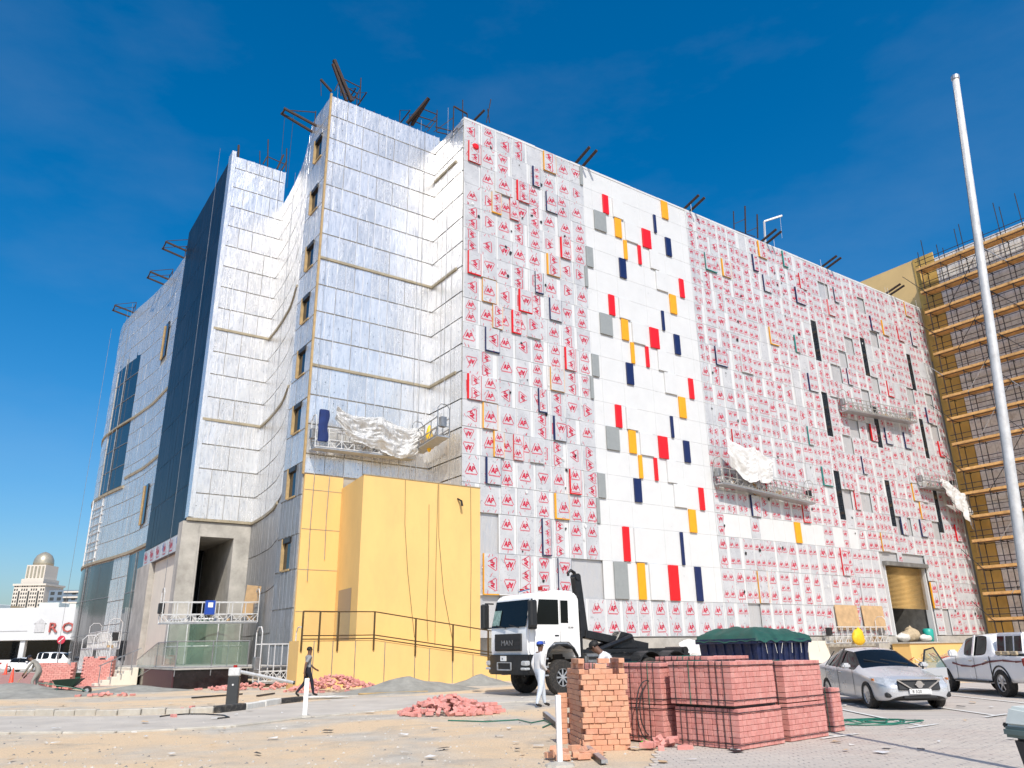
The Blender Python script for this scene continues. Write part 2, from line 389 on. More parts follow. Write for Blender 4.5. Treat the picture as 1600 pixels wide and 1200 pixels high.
# ================================================================== the clad building
BU, BV = 40.0, 55.0
bld = thing('clad_building', 'tall building wrapped in foil boards and red printed cladding film with coloured panels', 'building', uv2w(BU, BV), FR)
O = (-BU, -BV, 0)
def part(name, mb, mats, **k): return mb.build(name, mats, bld, loc=O, **k)
def logo(mb, o, ax, az, s, rot=0, m=0):
    c, q = math.cos(rot), math.sin(rot); o = Vector(o)
    def P(x, y): return o + ax*(s*(x*c-y*q)) + az*(s*(x*q+y*c))
    def st(x0, y0, x1, y1, wd=.055):
        wd *= 1.12
        d = Vector((x1-x0, y1-y0)); L = d.length; nx, ny = -d.y/L*wd/2, d.x/L*wd/2
        mb.quad(P(x0-nx,y0-ny), P(x1-nx,y1-ny), P(x1+nx,y1+ny), P(x0+nx,y0+ny), m)
    st(-.5,-.3, -.13,.42, .05); st(.5,-.3, .13,.42, .05)
    for i in range(9): st(-.46+i*.104,-.36, -.385+i*.104,-.36, .085)
    st(-.25,-.17, -.08,.2, .09); st(-.08,.2, -.02,-.17, .09); st(-.17,-.05, -.04,-.05, .07)
    st(.05,-.2, .12,.2, .09); st(.12,.18, .27,.13, .08); st(.27,.15, .22,.0, .08); st(.22,.0, .08,-.02, .07)
# rows of the long facade (m above ground) and repeating raised panels
ROWS = [2.18, 4.42, 6.80] + [9.1+1.685*k for k in range(17)]
U0, UW0, UW1, U1 = 22.72, 33.2, 44.25, 80.9
VMF = 38.0
MOD = [(0,35.0,35.55,'r'),(0,40.35,40.6,'n'),(1,34.05,35.2,'g'),(1,36.1,36.75,'y'),(1,38.95,39.85,'r'),(1,41.5,42.1,'n'),(2,36.88,37.2,'y'),(2,38.35,38.65,'r'),
       (3,36.3,36.95,'n'),(3,33.07,33.7,'g'),(3,42.67,43.15,'r'),(4,32.85,33.1,'g'),(4,41.4,42.1,'y'),
       (0,36.0,37.05,'w'),(1,37.15,38.4,'w'),(2,39.6,40.5,'w'),(3,40.1,41.3,'w')]
CM = {'r': pred, 'n': pnav, 'g': pgry, 'y': pyel, 'w': pwhite, 't': ptea}
CN = {'r': 'red', 'n': 'navy', 'g': 'grey', 'y': 'yellow', 'w': 'white', 't': 'teal'}
NR = len(ROWS)-1
def rowphase(i):                     # row index from the bottom -> place in the five-row pattern
    if i == 0: return None
    if i == 1: return 1
    if i == 2: return 0
    return (4-(i-3)) % 5
SLITS = [(59.9,60.75,0),(67.7,68.5,1),(76.0,76.75,2)]
SLZ = [(11.5,15.7),(18.8,22.85),(25.87,29.83)]
SHU = (65.45, 72.0, 2.2, 8.2)
# backing wall (a deep recess behind the shutter)
wm = MB()
wm.box(U0+.1, SHU[0], VMF+.12, 70, 0, 35.95); wm.box(SHU[1], U1+.2, VMF+.12, 70, 0, 35.95)
wm.box(SHU[0], SHU[1], VMF+.12, 70, SHU[3], 35.95); wm.box(SHU[0], SHU[1], VMF+.12, 70, 0, 1.2); wm.box(SHU[0], SHU[1], 46, 70, 1.2, SHU[3])
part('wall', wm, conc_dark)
bs = MB(); bs.box(U0+.1, SHU[0]-.01, VMF+.085, VMF+.118, 2.15, 35.9); bs.box(SHU[1]+.01, U1, VMF+.085, VMF+.118, 2.15, 35.9); bs.box(SHU[0], SHU[1], VMF+.085, VMF+.118, SHU[3]+.02, 35.9)
part('backing_foil', bs, mk_foil('grey_backing_foil', (.62,.62,.62), .3, .5, .4, .35))
FILM = []
def film_panel(u0, u1, z0, z1, vf, strip=None, logos=True, thick=.05, side=0, mode=None):
    mb = MB(); g_ = .012
    mb.box(u0+g_, u1-g_, vf, vf+thick, z0+g_, z1-g_, side)
    a = u0+g_+rnd.choice((.0,.05,.1)); b = u1-g_-(strip if strip is not None else rnd.choice((.05,.1,.16,.24,.32)))
    if b-a < .25: a, b = u0+g_, u1-g_
    rise = rnd.choice((0,0,0,.06))
    y = vf-.004
    mb.quad((a,y,z0+g_+rise),(b,y,z0+g_+rise),(b,y,z1-g_),(a,y,z1-g_), 1)
    if logos and rnd.random() < .96:
        s = min(.88, (b-a)*.94)*rnd.choice((1,1,.95,.88)); y = vf-.008; h = z1-z0
        logos_jit = rnd.uniform(-.12,.12)
        md = mode if mode is not None else rnd.choice((0,0,0,1,1,2,3))
        rot = (0, PI/2, -PI/2, PI)[md]
        n = max(1, int(h/(s*1.02))); st = h/n; off = rnd.uniform(-.1,.1) if n == 1 else 0
        nc = 1 if (b-a) < (1.45 if u0 < 44 else 1.02) else 2
        if nc == 2: s = min(s, (b-a)*.47)*1.02; n = max(n, 2); st = h/n
        for cI in range(nc):
            for k in range(n):
                logo(mb, ((a+(b-a)*(cI+.5)/nc)+logos_jit*.6, y, z0+st*(k+.5)+off), Vector((1,0,0)), Vector((0,0,1)), s*rnd.uniform(.92,1), rot+rnd.uniform(-.04,.04), 2)
        for _ in range(rnd.randint(1,5)):            # stray print at the cut edges
            L_ = rnd.uniform(.08,.26); dx = L_*rnd.choice((-.5,.5,.1)); x = rnd.uniform(a+.14, b-.14); zz = rnd.choice((z0+.04, z1-.04-L_, rnd.uniform(z0+.04, z1-.3))) if rnd.random() < .75 else z0+.04
            mb.quad((x,y+.001,zz),(x+.04,y+.001,zz),(min(b,max(a,x+dx+.04)),y+.001,zz+L_*.9),(min(b,max(a,x+dx)),y+.001,zz+L_*.9), 2)
    return mb
def split(a, b, w):
    n = max(1, round((b-a)/w)); xs = [a+(b-a)*i/n for i in range(n+1)]
    for i in range(1, n): xs[i] += rnd.uniform(-.12,.12)
    return list(zip(xs[:-1], xs[1:]))
def panel_ok(u0, u1, z0, z1):
    if u0 < SHU[1]-.05 and u1 > SHU[0]+.05 and z0 < SHU[3]-.3: return False
    return True
white_panels = []
def in_white_band(u, i): return i == 3 and 44.9 < u < 62
GAPS = [(65.4,28.6),(63.2,25.3),(69.1,25.2),(70.8,30.6),(75.2,25.2),(66.5,20.4),(75.4,12.0),(73.4,6.0),(74.3,4.0),(62.5,33),(25.3,5.3),(25.2,3.2),(31.9,5.2),(69.7,10.9),(48.0,3.0),(23.4,6),(23.4,3.2),(24.2,7.8)]
for zone, (za, zb) in enumerate(((U0, UW0), (UW1, 59.9), (60.75, 67.7), (68.5, 76.0), (76.75, U1))):
    for i in range(NR):
        z0, z1 = ROWS[i], ROWS[i+1]
        for (a, b) in split(za, zb, 1.36):
            uc, zc = (a+b)/2, (z0+z1)/2
            if not panel_ok(a, b, z0, z1): continue
            if any(abs(uc-gu) < .68 and abs(zc-gz) < .85 for gu, gz in GAPS) or (uc > 58 and rnd.random() < .02): continue
            if in_white_band(uc, i) and not (48.2 < uc < 49.6 or 57.6 < uc < 59):
                white_panels.append((a, b, z0, z1)); continue
            FILM.append((math.hypot(uc, VMF)+abs(zc-10)*.4, film_panel(a, b, z0+rnd.uniform(-.006,.006), z1, VMF-.05-rnd.uniform(0,.025), mode=0 if i < 4 and rnd.random() < .8 else None)))
for u0, u1, k in SLITS:              # the column above, between and below the slit windows
    zs = [ROWS[0], 4.4, 6.8, 9.1, 11.5] if k != 1 else [8.25, 9.9, 11.5]
    segs = list(zip(zs[:-1], zs[1:])) + [(15.7,17.2),(17.2,18.8),(22.85,24.3),(24.3,25.87)] + [(29.83+i*(36.06-29.83)/4, 29.83+(i+1)*(36.06-29.83)/4) for i in range(4)]
    for (a, b) in segs: FILM.append((math.hypot(u0, VMF)+20, film_panel(u0, u1, a, b, VMF-.05, strip=.02)))
    for (a, b) in SLZ:
        part('window', MB().box(u0+.01, u1-.01, VMF-.01, VMF+.10, a+.02, b-.02), dglass)
        f = MB(); f.box(u0+.005, u0+.03, VMF-.03, VMF+.06, a, b); f.box(u1-.03, u1-.005, VMF-.03, VMF+.06, a, b); f.box(u0+.03, u1-.03, VMF-.03, VMF-.012, (a+b)/2-.03, (a+b)/2+.03)
        part('window_frame', f, blackm)
# raised coloured panels, bare on the white strip, film-covered elsewhere
raised = []
for sh in (-12, 0, 12, 24, 36):
    for i in range(NR):
        ph = rowphase(i)
        for (r, a, b, c) in MOD:
            if r != ph: continue
            a2, b2 = a+sh, b+sh; uc = (a2+b2)/2
            if i == 2 and c in 'g': continue
            if not (U0+.2 < a2 and b2 < U1-.3): continue
            if any(a2 < s1+.15 and b2 > s0-.15 for s0, s1, _ in SLITS): continue
            z0, z1 = ROWS[i], ROWS[i+1]
            if not panel_ok(a2, b2, z0, z1): continue
            bare = UW0-.45 < uc < UW1 or (in_white_band(uc, i) and c == 'y' and sh == 12)
            if not bare and rnd.random() < (.85 if c == 'w' else (.2 if sh < 0 else .55)): continue
            vf = VMF-.05-.13
            if bare:
                mb = MB().bbox(a2, b2, vf, VMF-.056, z0+.03, z1-.03, .012)
                part('raised_panel', mb, CM[c])['label'] = CN[c]+' raised facade panel'
            else:
                cc = CM[c] if c != 'g' else CM[rnd.choice('tn')]
                wd = b2-a2; b3 = b2+ (0.45 if wd < .75 else .2)
                mb = film_panel(a2, b3, z0+.03, z1-.03, vf-.02, strip=.03, thick=.10)
                FILM.append((math.hypot(uc, VMF)+abs((z0+z1)/2-10)*.4-1, (mb, cc)))
# white strip of finished panels
for i in range(NR):
    if i == 0: continue
    for (a, b) in ((33.2,34.0),(34.0,36.05),(36.05,38.9),(38.9,41.3),(41.3,43.55),(43.55,44.25)):
        white_panels.append((a, b, ROWS[i], ROWS[i+1]))
for (a, b, z0, z1) in white_panels:
    part('white_panel', MB().bbox(a+.004, b-.004, VMF-.05, VMF, z0+.004, z1-.004, .006), pwhite)
for (a, b) in split(UW0, UW1, 1.3): FILM.append((50, film_panel(a, b, ROWS[0], ROWS[1], VMF-.05, mode=0)))
FILM.sort(key=lambda q: q[0])
rest = MB()
for k, (_, q) in enumerate(FILM):
    mb, side = q if isinstance(q, tuple) else (q, pwhite)
    if k < 300: part('film_panel', mb, [side, film, printred])
    else:
        mm = {0: 0, 1: 1, 2: 2}
        si = 0 if side is pwhite else 3+['r','n','y','t','g','w'].index([c for c, x in CM.items() if x is side][0])
        rest.add(mb.v, mb.f, [si if x == 0 else x for x in mb.m])
ro = part('film_panel', rest, [pwhite, film, printred, pred, pnav, pyel, ptea, pgry, pwhite]); ro['kind'] = 'stuff'
# loose scraps, black repair tape and bare patches on the film
sp = MB()
for _ in range(150):
    uc = rnd.choice((rnd.uniform(23,33), rnd.uniform(45,80), rnd.uniform(44.5,58))); zc = rnd.uniform(3,35.5)
    if SHU[0]-.5 < uc < SHU[1]+.5 and zc < 8.6: continue
    n = rnd.randint(5,7); r0 = rnd.uniform(.06,.2); y = VMF-.095; ph = rnd.random()*6
    pts = [(uc+r0*rnd.uniform(.4,1)*math.cos(ph+2*PI*j/n), y+rnd.uniform(-.03,.0), zc+r0*rnd.uniform(.4,1.2)*math.sin(ph+2*PI*j/n)) for j in range(n)]
    sp.add(pts, [tuple(range(n))], rnd.choice((0,0,1)))
part('film_scrap', sp, [blackpl, pwhite])['kind'] = 'stuff'
red_spot = MB(); red_spot.lathe([(.02,-.1),(.2,-.08),(.26,0),(.2,.08),(.02,.1)], 10, 0, Matrix.Translation((23.55, VMF-.2, 34.0)), axis='y')
part('red_marker', red_spot, pred)
cap = MB()
for (a, b) in split(U0, U1, 3.0): cap.box(a, b-.02, VMF-.09+rnd.uniform(0,.02), VMF+.4, 36.02, 36.16+rnd.uniform(0,.05))
part('parapet_coping', cap, pwhite)
# roller shutter with the opening below it
sl_ = MB()
for k in range(33):
    z = 4.37+k*.108; sl_.prismy([(0,0),(0,.1)], 0, 0) if False else sl_.add([(SHU[0],VMF+.30,z),(SHU[1],VMF+.30,z),(SHU[1],VMF+.24,z+.05),(SHU[0],VMF+.24,z+.05),(SHU[0],VMF+.30,z+.1),(SHU[1],VMF+.30,z+.1)], [(0,1,3,2),(2,3,5,4)])
so_ = part('shutter_slats', sl_, M('tan_shutter', (.66,.46,.19), .5, .1, var=.08, scale=2)); so_['kind'] = 'stuff'
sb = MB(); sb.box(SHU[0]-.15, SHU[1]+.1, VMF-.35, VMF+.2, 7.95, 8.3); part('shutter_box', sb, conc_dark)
for a in (SHU[0], SHU[1]-.12): part('shutter_guide', MB().box(a, a+.12, VMF+.0, VMF+.5, 1.2, 8.0), pwhite)
# concrete plinth below the panels
pl = MB(); pl.box(UW1+3, SHU[0], VMF-.02, VMF+.12, 0, 2.1); pl.box(SHU[1], U1, VMF-.02, VMF+.12, 0, 2.1); pl.box(24.8, UW1+2.98, VMF-.02, VMF+.12, 0, 2.1); part('plinth', pl, concrete)

# ---- foil-faced boards on the stepped and curved walls
BRD = []
def outward(p, q, sgn):
    d = Vector((q[0]-p[0], q[1]-p[1])).normalized(); return Vector((d.y, -d.x))*sgn
def resample(path, w):
    L = [0]
    for p, q in zip(path[:-1], path[1:]): L.append(L[-1]+math.hypot(q[0]-p[0], q[1]-p[1]))
    n = max(1, round(L[-1]/w)); out = []
    for i in range(n+1):
        t = L[-1]*i/n; k = 0
        while k < len(L)-2 and t > L[k+1]: k += 1
        f = (t-L[k])/(L[k+1]-L[k]); p, q = path[k], path[k+1]; out.append((p[0]+(q[0]-p[0])*f, p[1]+(q[1]-p[1])*f))
    return out
tape = MB(); fix = MB()
def boards(path, zs, w, sgn, prio, skip=None, mat=foil, tp=.75, jit=.012):
    pts = resample(path, w)
    for p, q in zip(pts[:-1], pts[1:]):
        n = outward(p, q, sgn); d = Vector((q[0]-p[0], q[1]-p[1])); Ld = d.length; d /= Ld
        for z0, z1 in zip(zs[:-1], zs[1:]):
            if skip and skip((p[0]+q[0])/2, (p[1]+q[1])/2, (z0+z1)/2): continue
            mb = MB(); vs = []
            e0 = .02; e1 = .042
            for t, z in ((e0, z0+e1), (Ld-e0, z0+e1), (Ld-e0, z1-e1), (e0, z1-e1)):
                o = .055+rnd.uniform(-jit, jit); vs.append((p[0]+d.x*t+n.x*o, p[1]+d.y*t+n.y*o, z))
            # slightly pillowed front: a centre vertex
            cx = sum(x[0] for x in vs)/4+n.x*rnd.uniform(-.012,.02); cy = sum(x[1] for x in vs)/4+n.y*rnd.uniform(-.012,.02)
            back = [(p[0]+d.x*t-n.x*.02, p[1]+d.y*t-n.y*.02, z) for t, z in ((e0, z0+e1), (Ld-e0, z0+e1), (Ld-e0, z1-e1), (e0, z1-e1))]
            V = vs + back + [(cx, cy, (z0+z1)/2+rnd.uniform(-.2,.2))]
            mb.add(V, [(0,1,8),(1,2,8),(2,3,8),(3,0,8),(0,4,5,1),(1,5,6,2),(2,6,7,3),(3,7,4,0)])
            BRD.append((prio, mb, mat))
            if rnd.random() < tp:
                o = .072; a = rnd.uniform(.018,.035)
                for t in ((0,), (Ld*.5,), (0, Ld*.5), (0, Ld*.33))[rnd.randint(0,3)]:
                    P_ = lambda s, z: (p[0]+d.x*(t+s)+n.x*o, p[1]+d.y*(t+s)+n.y*o, z)
                    tape.add([P_(-a, z0), P_(a, z0), P_(a+rnd.uniform(-.01,.01), z1), P_(-a, z1)], [(0,1,2,3)])
            for fx in (.25,.75):
                for fz in (.2,.5,.8):
                    if rnd.random() < .45: continue
                    c = Vector((p[0]+d.x*Ld*fx+n.x*.08, p[1]+d.y*Ld*fx+n.y*.08, z0+(z1-z0)*fz)); s_ = rnd.uniform(.02,.035)
                    D3 = Vector((d.x,d.y,0))
                    fix.add([c-D3*s_, c-Vector((0,0,s_)), c+D3*s_, c+Vector((0,0,s_))], [(0,1,2,3)])
ZS = [11.15,12.3,14.07,15.86] + [17.65+1.7875*k for k in range(11)] + [37.1]
ZS = sorted(set(round(z,3) for z in ZS))
pS = [(23.0,42.05),(14.75,42.05)]
pR = [(22.75,38.05),(22.75,42.05)]
boards([(23.0,42.05),(14.75,42.05)], [z for z in ZS], 1.18, -1, 0)          # tower front
boards([(22.75,42.05),(22.75,38.05)], [0,2.2,4.4,6.6,8.9]+[z for z in ZS if z < 36.05]+[36.1], 1.3, 1, 1)   # return face
TW = [33.9,29.9,25.7,22.0,18.4,14.8,10.9,6.8]
tz = sorted(set([0,1.9,3.8]+[x+s for x in TW for s in (-.95,.95)]+[37.1,35.6]))
def skT(u, v, z): return 43.0 < v < 44.45 and any(abs(z-x) < .9 for x in TW)
boards([(14.75,42.05),(14.75,43.1),(14.75,44.4),(14.75,45.5)], [z for z in tz if z > 11.5], 1.15, -1, 2, skT)
boards([(14.75,42.05),(14.75,43.1),(14.75,44.4),(14.75,45.5)], [z for z in tz if z < 12], 1.15, -1, 2, skT, mat=foil_old)
zW = [9.6,10.5]+[10.5+1.7875*k for k in range(1,17)]+[40.2]
boards([(16.45,57),(12.15,57)], zW[1:], 1.08, -1, 3)
CUR = [(14.75,45.5),(15.15,47.2),(15.75,49.8),(16.0,51.5),(16.2,53.2),(16.38,55.2),(16.45,57)]
zC = [10.5+1.7875*k for k in range(0,15)]+[36.9]
boards(CUR, zC, 1.2, -1, 4)
boards(CUR, [0,2.6,5.2,7.9,10.3], 1.2, -1, 6, mat=foil_old, tp=.3)
LP = [(12.4,72),(12.2,79),(11.5,85),(10.7,90),(10.2,94.5),(10.25,97),(10.6,99.5),(12,104),(16,108)]
def skL(u, v, z):
    if z < 10.4: return v < 79.6 or v > 84.4
    if 17.7 < z < 32.6 and 85.8 < v < 93.3: return True
    return (29 < z < 32.6 and 76.4 < v < 78.2) or (12.6 < z < 16.2 and 75.2 < v < 76.9)
zL = [0,2.1,4.2,6.3,8.4,10.4]+[10.5+1.7875*k for k in range(1,16)]+[38.6]
boards(LP, zL, 1.25, -1, 5, skL)
BRD.sort(key=lambda q: q[0])
restb = MB()
for k, (pr, mb, mt) in enumerate(BRD):
    if k < 300: part('insulation_board', mb, mt)
    else: restb.add(mb.v, mb.f, 1 if mt is foil_old else 0)
part('insulation_board', restb, [foil, foil_old])['kind'] = 'stuff'
part('seam_tape', tape, foil_tape)['kind'] = 'stuff'
part('anchor_washer', fix, blackpl)['kind'] = 'stuff'
# backing walls of the tower, the curve and the far wing
cm = MB()
cm.prism([(22.9,42.07),(14.77,42.07),(14.77,45.5),(15.17,47.2),(15.77,49.8),(16.02,51.5),(16.22,53.2),(16.40,55.2),(16.47,57.02),(16.47,72),(30,72),(30,42.07)], 0, 36.9)
cm.prism([(16.5,57.02),(12.15,57.02),(12.15,72),(16.5,72)], 10.45, 40.1)
cm.prism(LP+[(30,108),(30,72.02),(12.4,72.02)], 0, 38.4)
part('wall', cm, concrete)
sb_ = MB(); sb_.box(16.48, 22.9, 60, 71, 36.9, 38.5); part('lift_core', sb_, concrete)
# beige trims at the storey lines
def trim(path, z, h=.2, sgn=1, o=.14):
    t = MB()
    for p, q in zip(path[:-1], path[1:]):
        n = outward(p, q, sgn); vs = []
        for e in (p, q):
            for oo, zz in ((.02, z), (o, z+.02), (o, z+h-.02), (.02, z+h)): vs.append((e[0]+n.x*oo, e[1]+n.y*oo, zz))
        t.add(vs, [(0,4,5,1),(1,5,6,2),(2,6,7,3),(3,7,4,0),(3,2,1,0),(4,5,6,7)])
    part('storey_trim', t, beige_trim)
for z in (24.75, 17.6):
    trim(pS, z, .2, -1); trim([(22.75,42.0),(22.75,38.7)], z, .22, 1)
    trim([(16.4,57),(12.15,57)], z, .22, -1)
    trim(resample(CUR, 1.2)[1:], z, .22, -1)
trim([(22.75,41.9),(22.75,38.9)], 33.0, .22, 1)
trim([(16.45,57),(11.9,57)], 10.32, .22, -1); trim(resample(CUR,1.2)[2:], 10.3, .22, -1)
trim(resample(LP[:3],2), 24.6, .3, -1); trim(resample(LP[:3],2), 18.2, .3, -1); trim(resample(LP,2), 10.35, .3, -1, .2); trim(resample(LP[2:],1.5), 17.35, .3, -1, .2); trim(resample(LP[2:],1.5), 24.6, .25, -1, .2)
et = MB(); et.box(14.62, 14.74, 41.9, 42.04, 11.1, 37.2); part('corner_batten', et, timber_pale)
# tower side windows: recess, timber reveal, pane
for x in TW:
    v0, v1 = 43.12, 44.38
    part('window', MB().box(14.74, 14.76, v0, v1, x-.88, x+.88), dglass)
    f = MB(); f.box(14.56, 14.735, v1-.10, v1, x-.9, x+.9); f.box(14.64, 14.735, v0+.0, v1-.10, x-.95, x-.85)
    part('window_reveal', f, timber_pale)
    part('window_head', MB().box(14.60, 14.735, v0, v1-.10, x+.62, x+.9), blackm)
# far wing glazing
def strip(name, path, z0, z1, mat, o=.05, bars=()):
    t = MB(); s = resample(path, 1.0)
    for p, q in zip(s[:-1], s[1:]):
        n = outward(p, q, -1)
        t.add([(p[0]+n.x*o,p[1]+n.y*o,z0),(q[0]+n.x*o,q[1]+n.y*o,z0),(q[0]+n.x*o,q[1]+n.y*o,z1),(p[0]+n.x*o,p[1]+n.y*o,z1)], [(0,1,2,3)])
    part(name, t, mat)
    b = MB()
    for zb in bars:
        for p, q in zip(s[:-1], s[1:]):
            n = outward(p, q, -1); b.bar((p[0]+n.x*(o+.03),p[1]+n.y*(o+.03),zb), (q[0]+n.x*(o+.03),q[1]+n.y*(o+.03),zb), .06, .06)
    e = s[len(s)//2]; b.bar((e[0]-.12,e[1],z0),(e[0]-.12,e[1],z1), .08)
    part('mullion', b, steel)
def subpath(v0, v1):
    s = resample(LP, .5); return [p for p in s if v0 <= p[1] <= v1]
strip('glazing', subpath(85.8,93.3), 17.8, 24.6, dglass, bars=(20,22.3)); strip('glazing', subpath(85.8,93.3), 24.9, 32.6, dglass, bars=(27.5,30))
strip('glazing', subpath(84.4,101), .1, 10.2, mk_glass('grey_glass', (.05,.05,.052), .12), bars=(3.4,6.8)); strip('glazing', subpath(72.5,79.6), .1, 10.2, dglass, bars=(3.4,6.8))
for (v0, v1, z0, z1) in ((76.4,78.2,29,32.6),(75.2,76.9,12.6,16.2)):
    part('window', MB().box(12.1,12.2,v0,v1,z0,z1), dglass); part('window_reveal', MB().box(12.0,12.1,v1-.3,v1,z0,z1), timber_pale)
ld = MB()
for zz in [11+.9*k for k in range(7)]:
    ld.bar((10.55,90.5,zz),(10.05,94.5,zz),.09)
ld.bar((10.5,91,10.5),(10.5,91,17.5),.1); ld.bar((10.0,94.6,10.5),(10.0,94.6,17.5),.12); part('ladder_frame', ld, alu)
# black glazed flank
bk = MB(); bk.box(12.1, 12.16, 58.0, 72.05, 8.9, 40.35); part('flank_backing', bk, galv)
nb = 12; vb = [58.02+i*(72.0-58.02)/nb for i in range(nb+1)]; zb = [9.75+i*(40.3-9.75)/9 for i in range(10)]
for v0, v1 in zip(vb[:-1], vb[1:]):
    for z0, z1 in zip(zb[:-1], zb[1:]):
        j = [rnd.uniform(0,.012) for _ in range(4)]
        m_ = MB(); m_.add([(12.06-j[0],v0+.022,z0+.02),(12.06-j[1],v1-.022,z0+.02),(12.06-j[2],v1-.022,z1-.02),(12.06-j[3],v0+.022,z1-.02)], [(3,2,1,0)])
        m_.add([(12.06-j[0],v0+.022,z0+.02),(12.06-j[3],v0+.022,z1-.02),(12.098,v0+.022,z1-.02),(12.098,v0+.022,z0+.02)], [(0,1,2,3)])
        part('black_panel', m_, blackp)
ee = MB(); ee.box(11.98, 12.3, 56.88, 57.95, 10.6, 40.6); part('flank_edge', ee, foil)
fr_ = MB()
for v0, v1 in zip(vb[:-1:2], vb[2::2]):
    fr_.box(12.03, 12.09, v0+.05, v1-.05, 8.55, 9.7, 1)
    logo(fr_, (12.02, (v0+v1)/2, 9.1), Vector((0,-1,0)), Vector((0,0,1)), 1.0, 0, 0)
    logo(fr_, (12.015, (v0+v1)/2+.6, 9.3), Vector((0,-1,0)), Vector((0,0,1)), .7, PI/2, 2 if rnd.random() < .3 else 0)
part('printed_fringe', fr_, [printred, film, bluepl])
# entrance: portal, cream wall and grey pier under the flank
po = MB(); po.box(11.7, 12.95, 57.0, 58.2, 0, 10.3); po.box(15.25, 16.6, 57.0, 58.2, 0, 10.3); po.box(12.95, 15.25, 57.0, 58.2, 9.3, 10.3)
po.box(12.95,15.25,58.2,66,9.3,9.4); po.box(15.25,15.35,58.2,66,0,9.4); po.box(12.85,12.95,58.2,66,0,9.4)
part('entrance_portal', po, concrete)
part('entrance_glazing', MB().box(12.96,15.24,65.2,65.3,0,9.29), dglass)
ml = MB()
for k in range(7): ml.box(13.1+k*.34, 13.14+k*.34, 65.1, 65.18, 0, 9.2)
part('mullion', ml, steel)
part('cream_wall', MB().box(12.35,12.8,58.21,68.3,0,8.5), cream)
part('pier', MB().box(11.95,12.6,68.5,73.8,0,8.5), concrete)
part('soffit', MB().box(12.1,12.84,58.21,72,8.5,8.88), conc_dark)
cg = MB()
for k in range(12):
    a0, a1 = PI*(1+k/12), PI*(1+(k+1)/12)
    cg.add([(13.6+2.3*math.cos(a0),55.5+3.2*math.sin(a0),.92),(13.6+2.3*math.cos(a1),55.5+3.2*math.sin(a1),.92),(13.6+2.3*math.cos(a1),55.5+3.2*math.sin(a1),3.6),(13.6+2.3*math.cos(a0),55.5+3.2*math.sin(a0),3.6)], [(0,1,2,3)])
part('curved_glass', cg, greenglass)
cgr = MB(); cgr.tube([(13.6+2.3*math.cos(PI*(1+k/16)),55.5+3.2*math.sin(PI*(1+k/16)),3.62) for k in range(17)], .05, 6); cgr.tube([(13.6+2.3*math.cos(PI*(1+k/16)),55.5+3.2*math.sin(PI*(1+k/16)),2.0) for k in range(17)], .04, 6)
for k in (0,4,8,12,16): cgr.tube([(13.6+2.3*math.cos(PI*(1+k/16)),55.5+3.2*math.sin(PI*(1+k/16)),.92),(13.6+2.3*math.cos(PI*(1+k/16)),55.5+3.2*math.sin(PI*(1+k/16)),3.62)], .04, 6)
part('curved_handrail', cgr, alu)
# yellow rendered base of the tower front
part('rendered_base', MB().box(14.78,17.07,41.86,42.04,0,11.08), render_yel)
gl = MB()
for z in (3.6,5.8,8.0,10.2): gl.box(14.79,17.0,41.845,41.862,z,z+.03)
part('render_joint', gl, beige_trim)
for (a,b,c) in ((15.3,11.05,5.2),(16.2,11.05,6.4)):
    t = MB(); t.tube([(a,41.8,b),(a-.05,41.78,(b+c)/2),(a,41.8,c)], .02, 5); part('hanging_cable', t, steel)
# ================================================================== yellow plant room in front of the tower
BXU0, BXU1, BXV0, BXV1 = 17.08, 24.62, 38.9, 42.0
room = thing('rendered_annex', 'yellow rendered box room with blank walls standing against the foil tower', 'annex', uv2w((BXU0+BXU1)/2, 40, 0), FR)
RO = (-(BXU0+BXU1)/2, -40, 0)
def rp(n, mb, mt, **k): return mb.build(n, mt, room, loc=RO, **k)
bx = MB(); bx.box(BXU0, 22.6, BXV0, 41.85, 0, 10.9); bx.box(22.6, BXU1, BXV0, 37.85+.05 if False else 39.0, 0, 10.9)
mbx = MB(); mbx.prism([(16.5,BXV0-1.2),(23.82,BXV0-1.2),(23.82,37.88),(22.6,37.88),(22.6,41.84),(17.0,41.84)], 0, 10.45)
rp('wall', mbx, render_yel)
cp = MB(); cp.box(16.48, 23.84, BXV0-1.23, BXV0-1.1, 10.45, 10.5); rp('coping', cp, beige_trim)
ld_ = lambda t: (16.5+.5*t-.012, 37.7+4.14*t); p_, q_ = ld_(.28), ld_(.86); dr = MB(); dr.add([(p_[0],p_[1],1.9),(q_[0],q_[1],1.9),(q_[0],q_[1],4.7),(p_[0],p_[1],4.7)], [(0,1,2,3)]); rp('door', dr, M('taupe_door', (.30,.235,.17), .5, var=.06))
VF = BXV0-1.2
for pts in ([(19.7,10.8),(19.75,8),(20.0,5.5),(20.5,2.2)], [(21.2,9.2),(21.25,6),(21.2,3.5),(21.3,2)], [(21.8,10.8),(21.85,7.5),(22.2,4.5),(22.9,1.6)], [(21.75,10.8),(21.7,6),(21.72,1.8)], [(23.9,10.8),(23.95,6),(23.9,2)]):
    t = MB(); t.tube([(a-.75, VF-.04, min(z,10.4)) for a, z in pts], .011, 5); rp('cable', t, blackpl)
sp_ = MB(); sp_.bar((22.3,VF,9.7),(22.4,VF-.25,9.55),.08); sp_.bar((22.4,VF-.25,9.55),(22.44,VF-.3,9.25),.1); rp('spotlight', sp_, blackpl)
